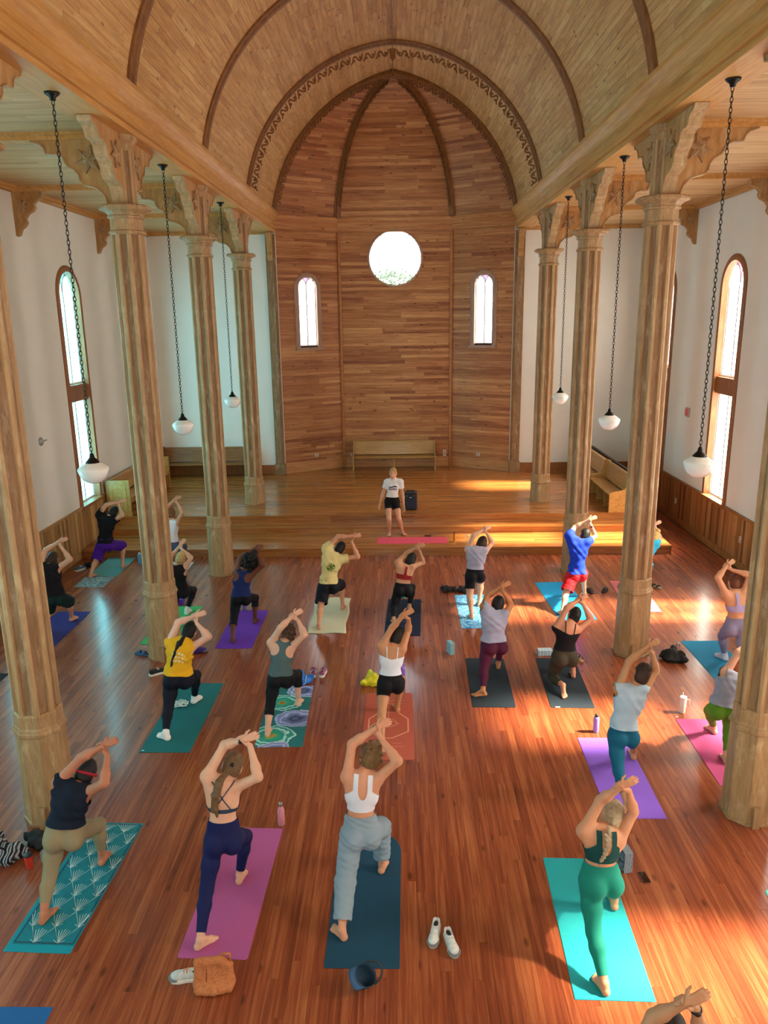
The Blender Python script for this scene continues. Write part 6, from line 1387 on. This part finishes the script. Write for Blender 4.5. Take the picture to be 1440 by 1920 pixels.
CL={
'A':dict(skin='#b9785a',top=TOP('tank','navy_tank','#0e1a2c',.22,inf=.022,fold=.005,name='tank_top'),bot=BOT('khaki','#8f8264',1.72),hair=dict(style='short',col='#1b1a1c',band=1),w=1.05,vx=.011),
'B':dict(skin='#dca98c',top=TOP('cross','slate_bra','#2f4050',.50,inf=.007,name='sports_bra'),bot=BOT('navy','#10174a',1.86,waist=.34),watch='L',w=.97,vx=.011,hair=dict(style='pony',col='#6b5136',tie='#2a2522')),
'C':dict(skin='#cf9272',top=TOP('bra','white_bra','#d9dbe6',.42,inf=.008,strap=.022,name='sports_bra'),bot=BOT('heather','#8496a3',1.80,inf=.012,flare=1,fold=.0035,waist=.34,name='sweatpants'),hair=dict(style='curly',col='#6e5230'),vx=.011),
'D':dict(skin='#c98d6a',top=TOP('bra','green_bra','#0c4240',.42,inf=.008,strap=.018,name='sports_bra'),bot=BOT('teal_green','#0f7d6c',1.86,waist=.36),hair=dict(style='braid',col='#a08d70'),w=1.04,vx=.011),
'E':dict(skin='#e0af98',top=TOP('tank','yellow','#e3ad1c',.14,inf=.024,fold=.006,name='tank_top',print=('text',F_('print_cream','#e6dcc0'),-1)),bot=BOT('ink','#0a1020',1.88),hair=dict(style='pony',col='#0c0b0c',rad=(.02,.022,.02,.016,.01)),socks=1,w=1.14,vx=.012),
'F':dict(skin='#dba98e',top=TOP('racer','sage','#4d6467',.12,inf=.010,fold=.002,name='tank_top'),bot=BOT('black_a','#0b0d14',1.45),hair=dict(style='curly',col='#4a3020'),vx=.012),
'G':dict(skin='#c48a63',top=TOP('cami','white_cami','#dfe6f2',.26,inf=.008,name='camisole'),bot=BOT('black_b','#0d0a12',.42,waist=.33,name='shorts'),hair=dict(style='bun',col='#1d1512'),vx=.012),
'H':dict(skin='#b9794f',top=TOP('tank','lilac_grey','#9a9cb4',.16,inf=.024,fold=.006,name='tank_top'),bot=BOT('maroon','#4c1030',1.85),hair=dict(style='short',col='#100d0e'),w=1.14,vx=.0125),
'I':dict(skin='#c48466',top=TOP('cami','black_cami','#0f0c12',.22,inf=.008,name='camisole'),bot=BOT('olive','#3c3426',1.80),hair=dict(style='lowbun',col='#15110f'),w=1.10,vx=.0125),
'J':dict(skin='#c08a62',top=TOP('tank','pale_blue','#a9bfd2',.16,inf=.022,fold=.006,name='tank_top'),bot=BOT('petrol','#0f5d7a',1.62),hair=dict(style='bun',col='#3a2318'),vx=.012),
'K':dict(skin='#d59a76',top=TOP('racerbra','lavender','#aaa0cc',.48,inf=.008,name='sports_bra'),bot=BOT('mauve','#8d86a6',1.85,waist=.30),hair=dict(style='bun',col='#6a3b22'),shoes=1,vx=.013),
'L':dict(skin='#dba184',top=TOP('tank','grey_tee','#8f91a0',.14,inf=.024,fold=.006,name='tank_top'),bot=BOT('lime_green','#5f8a20',1.80),hair=dict(style='bob',col='#8a4a26'),vx=.013),
'M':dict(skin='#d5a185',top=TOP('tank','black_c','#120e14',.10,inf=.024,fold=.004,name='tank_top'),bot=BOT('forest','#0b2a2c',.85,inf=.014,flare=1,fold=.005,name='shorts'),hair=dict(style='bob',col='#3b2b22'),fem=False,vx=.015),
'N':dict(skin='#cf9a7c',top=TOP('tee','black_d','#0c0c10',.08,inf=.020,fold=.004,name='tee'),bot=BOT('purple','#45108a',.98,inf=.016,flare=1,fold=.005,name='shorts'),hair=dict(style='short',col='#141214'),fem=False,vx=.016),
'O':dict(skin='#d79c7c',top=TOP('tank','white_a','#e6e4ee',.18,inf=.010,name='tank_top'),bot=BOT('blue_grey','#46506a',1.85),hair=dict(style='curly',col='#7a5232'),vx=.016),
'P':dict(skin='#d8a284',top=TOP('tank','black_e','#0e0d12',.08,inf=.016,fold=.004,name='tank_top'),bot=BOT('black_f','#11111a',1.86),hair=dict(style='lowbun',col='#b89862'),socks=1,vx=.015),
'Q':dict(skin='#6a3c2a',top=TOP('racer','deep_blue','#14265e',.10,inf=.014,fold=.003,name='tank_top'),bot=BOT('black_g','#0a0a14',1.38),hair=dict(style='afro',col='#0c0a0b'),vx=.014),
'R':dict(skin='#cf9272',top=TOP('tee','butter','#d8c88a',.12,inf=.022,fold=.006,name='tee',print=('leaf',F_('print_green','#4c6a24'),-1)),bot=BOT('black_h','#0b0c18',.80,inf=.014,flare=1,fold=.003,name='shorts'),hair=dict(style='short',col='#1a1010'),fem=False,vx=.0145),
'S':dict(skin='#c9916e',top=TOP('racerbra','brick_red','#8e2020',.46,inf=.008,name='sports_bra'),bot=BOT('black_i','#0c0a10',1.86,waist=.30),hair=dict(style='bob',col='#1a1212'),w=.97,vx=.0145),
'T':dict(skin='#d6a082',top=TOP('tank','mist','#a2a0b6',.26,inf=.020,fold=.006,name='tank_top'),bot=BOT('black_j','#0e0a14',.62,waist=.28,name='shorts'),hair=dict(style='bob',col='#2a1712'),w=1.06,vx=.0145),
'U':dict(skin='#d8a88a',top=TOP('tee','royal_blue','#1438b8',.06,inf=.022,fold=.006,name='tee'),bot=BOT('red','#c8101c',.80,inf=.014,flare=1,fold=.003,name='shorts'),hair=dict(style='short',col='#15110f'),watch='R',fem=False,vx=.0145),
'V':dict(skin='#dcae90',top=TOP('tee','turquoise','#2a9cc4',.08,inf=.020,fold=.004,name='tee'),bot=BOT('grey_p','#4a4f58',1.8),hair=dict(style='bun',col='#caa35e'),vx=.016),
}
LB={
'A':'person in navy tank and khaki leggings with red headband, lunging on teal towel','B':'person with long ponytail and smartwatch in navy leggings, lunging on a pink mat',
'C':'person with curly hair in white bra and grey sweatpants, lunging on dark blue mat','D':'person with blonde braid in green bra and teal leggings, lunging on turquoise mat',
'E':'person in yellow tank top with long black ponytail, lunging on teal mat','F':'person in grey-green tank and black capris, lunging on peacock feather mat',
'G':'person in white camisole and black shorts, lunging on terracotta mat','H':'person in grey top and maroon leggings, lunging on charcoal mat','I':'person in black camisole and olive leggings, lunging on charcoal mat',
'J':'person in pale blue tank and petrol leggings, lunging on a bright purple mat','K':'person in lavender bra and leggings with shoes on blue mat near dark wainscot',
'L':'person in green leggings and grey top, partly hidden by the column','M':'person in black tank and dark green shorts lunging on an indigo mat',
'N':'person in black tee and purple shorts, lunging on a pale teal mat','O':'person in white tank and blue-grey leggings, lunging just before the steps','P':'blonde person in black with arms raised on green mat behind column',
'Q':'person with large dark hair in navy tank and black capris on purple mat','R':'person in yellow printed tee and black shorts, lunging on cream towel','S':'person in red sports bra and black leggings on navy mat',
'T':'person in grey tank and black shorts on blue tie-dye mat','U':'person in royal blue tee and red shorts on bright blue mat','V':'person in turquoise tee with blonde hair, mostly behind the column near the steps'}
JJ={}
for k in PX:
    JJ[k]=lunge(PX[k],EX[k])
def tailpts(J,offs): return [J['neck']+V3(o) for o in offs]
CL['B']['hair']['tail']=[JJ['B']['neck']+V3(o) for o in ((-.02,-.10,.02),(-.05,-.14,-.08),(-.06,-.14,-.20),(-.05,-.12,-.32))]
CL['B']['hair']['th']=-.01
CL['E']['hair']['tail']=[JJ['E']['neck']+V3(o) for o in ((-.03,-.11,.0),(-.08,-.15,-.12),(-.13,-.16,-.25),(-.15,-.15,-.36))]
CL['D']['hair']['tail']=[JJ['D']['neck']+V3(o) for o in ((.0,-.10,.03),(.0,-.14,-.06),(-.03,-.15,-.15),(-.06,-.14,-.23))]
INFO={}
for k in PX: INFO[k]=make_person('person',LB[k],JJ[k],CL[k])
# person whose raised arms enter at the bottom edge: stands one mat nearer than the braided one
Jd=JJ['D']; hz=Jd['head'][2]; tgt=onz(1252,1938,hz); off=tgt-Jd['head']; off[2]=0
def shift(v):
    if isinstance(v,np.ndarray): return v+off
    if isinstance(v,tuple): return (v[0],v[1]+off,v[2]+off)+v[3:] if v[0]=='c' else (v[0],v[1]+off)+v[2:]
    return v
Jw={}
for k,v in Jd.items():
    if k in('fw','y','zmin'): Jw[k]=v
    elif k=='hands': Jw[k]=[[shift(q) for q in h] for h in v]
    else: Jw[k]=v+off
INFO['W']=make_person('person','person with dark hair whose raised clasped arms are near the turquoise mat',Jw,dict(skin='#b98a66',top=TOP('tank','charcoal','#2a2c32',.16,inf=.02,fold=.004,name='tank_top'),bot=BOT('graphite','#22242c',1.85),hair=dict(style='short',col='#2a221e'),watch='R',vx=.013))
# instructor ------------------------------------------------------------------------------
Z1=.193; yi=17.46; q=lambda u,v,dy=0:ony(u,v,yi+dy)
heL=onz(731,1000,Z1+.034); toL=onz(729,1006,Z1+.02); heR=onz(753,999,Z1+.034); toR=onz(764,1005,Z1+.02)
def fx(h,t): d=t-h; d[2]=0; d=nrm(d)*.185; return h+nrm(d)*.028+V3((0,0,.05)), V3((h[0]+d[0],h[1]+d[1],Z1+.018))
anL,toL=fx(heL,toL); anR,toR=fx(heR,toR); yi=float((heL[1]+heR[1])/2-.02)
J=dict(pel=q(735,940),neck=q(738,899,.02),head=q(737,888,-.02),shL=q(723,903.5),shR=q(752,904),elL=q(716.5,926,.03),elR=q(756,926,.03),wrL=q(713,944,-.04),wrR=q(757,948,-.03),fw=V3((0,-1,0)),hf=V3((-.25,-1,-.15)),anL=anL,anR=anR,heL=heL,heR=heR,toL=toL,toR=toR,zmin=Z1+.0005)
for s,k in ((-1,'L'),(1,'R')):
    c=(J['shL']+J['shR'])/2; J['sh'+k]=c+V3((s*.146,0,0)); J['hip'+k]=J['pel']+V3((s*.085,0,-.02)); J['kn'+k]=ik(J['hip'+k],J['an'+k],.42,.41,(0,-1,0))
    J['el'+k]=ik(J['sh'+k],J['wr'+k],.28,.245,(s*.5,.6,0))
J['head']=J['neck']+nrm(J['head']-J['neck'])*.17+V3((0,-.01,0))
J['hands']=[open_hand(J['wrL'],nrm(J['wrL']-J['elL'])+V3((0,-.1,0)),V3((.5,-.6,0)),1,.4,1),open_hand(J['wrR'],nrm(J['wrR']-J['elR']),V3((-.5,-.6,0)),1,.4,-1)]
root,inf=make_person('person','instructor in white printed tee and black shorts standing on the step facing the class',J,dict(skin='#d9a283',top=TOP('tee','white_tee','#e9e8ea',.22,inf=.018,fold=.004,slv=.55,name='tee',print=('wave',F_('print_navy','#24304a'),1)),bot=BOT('black_k','#0d0b12',.42,waist=.33,inf=.012,name='shorts'),hair=dict(style='lowbun',col='#b59160'),vx=.012))
H,hu,hf,hr,org=inf['H'],inf['hu'],inf['hf'],inf['hr'],inf['org']
for s in (-1,1):
    V_,Q_=iso([ell(H+hr*s*.031+hf*.083+hu*.012,(hr,hf,hu),(.013,.008,.008))],.004,.004); mkmesh('eye',V_,Q_,plain('eye_dark','#2a1c18',.3),root,org)
    V_,Q_=iso([cap(H+hr*s*.016+hf*.092+hu*.030,H+hr*s*.046+hf*.080+hu*.030,.004)],.004,.004); mkmesh('eyebrow',V_,Q_,hairmat('#6b4a2c'),root,org)
V_,Q_=iso([ell(H+hf*.090-hu*.060,(hr,hf,hu),(.022,.010,.011))],.004,.004); mkmesh('mouth',V_,Q_,plain('lip','#8f3f3a',.4),root,org)
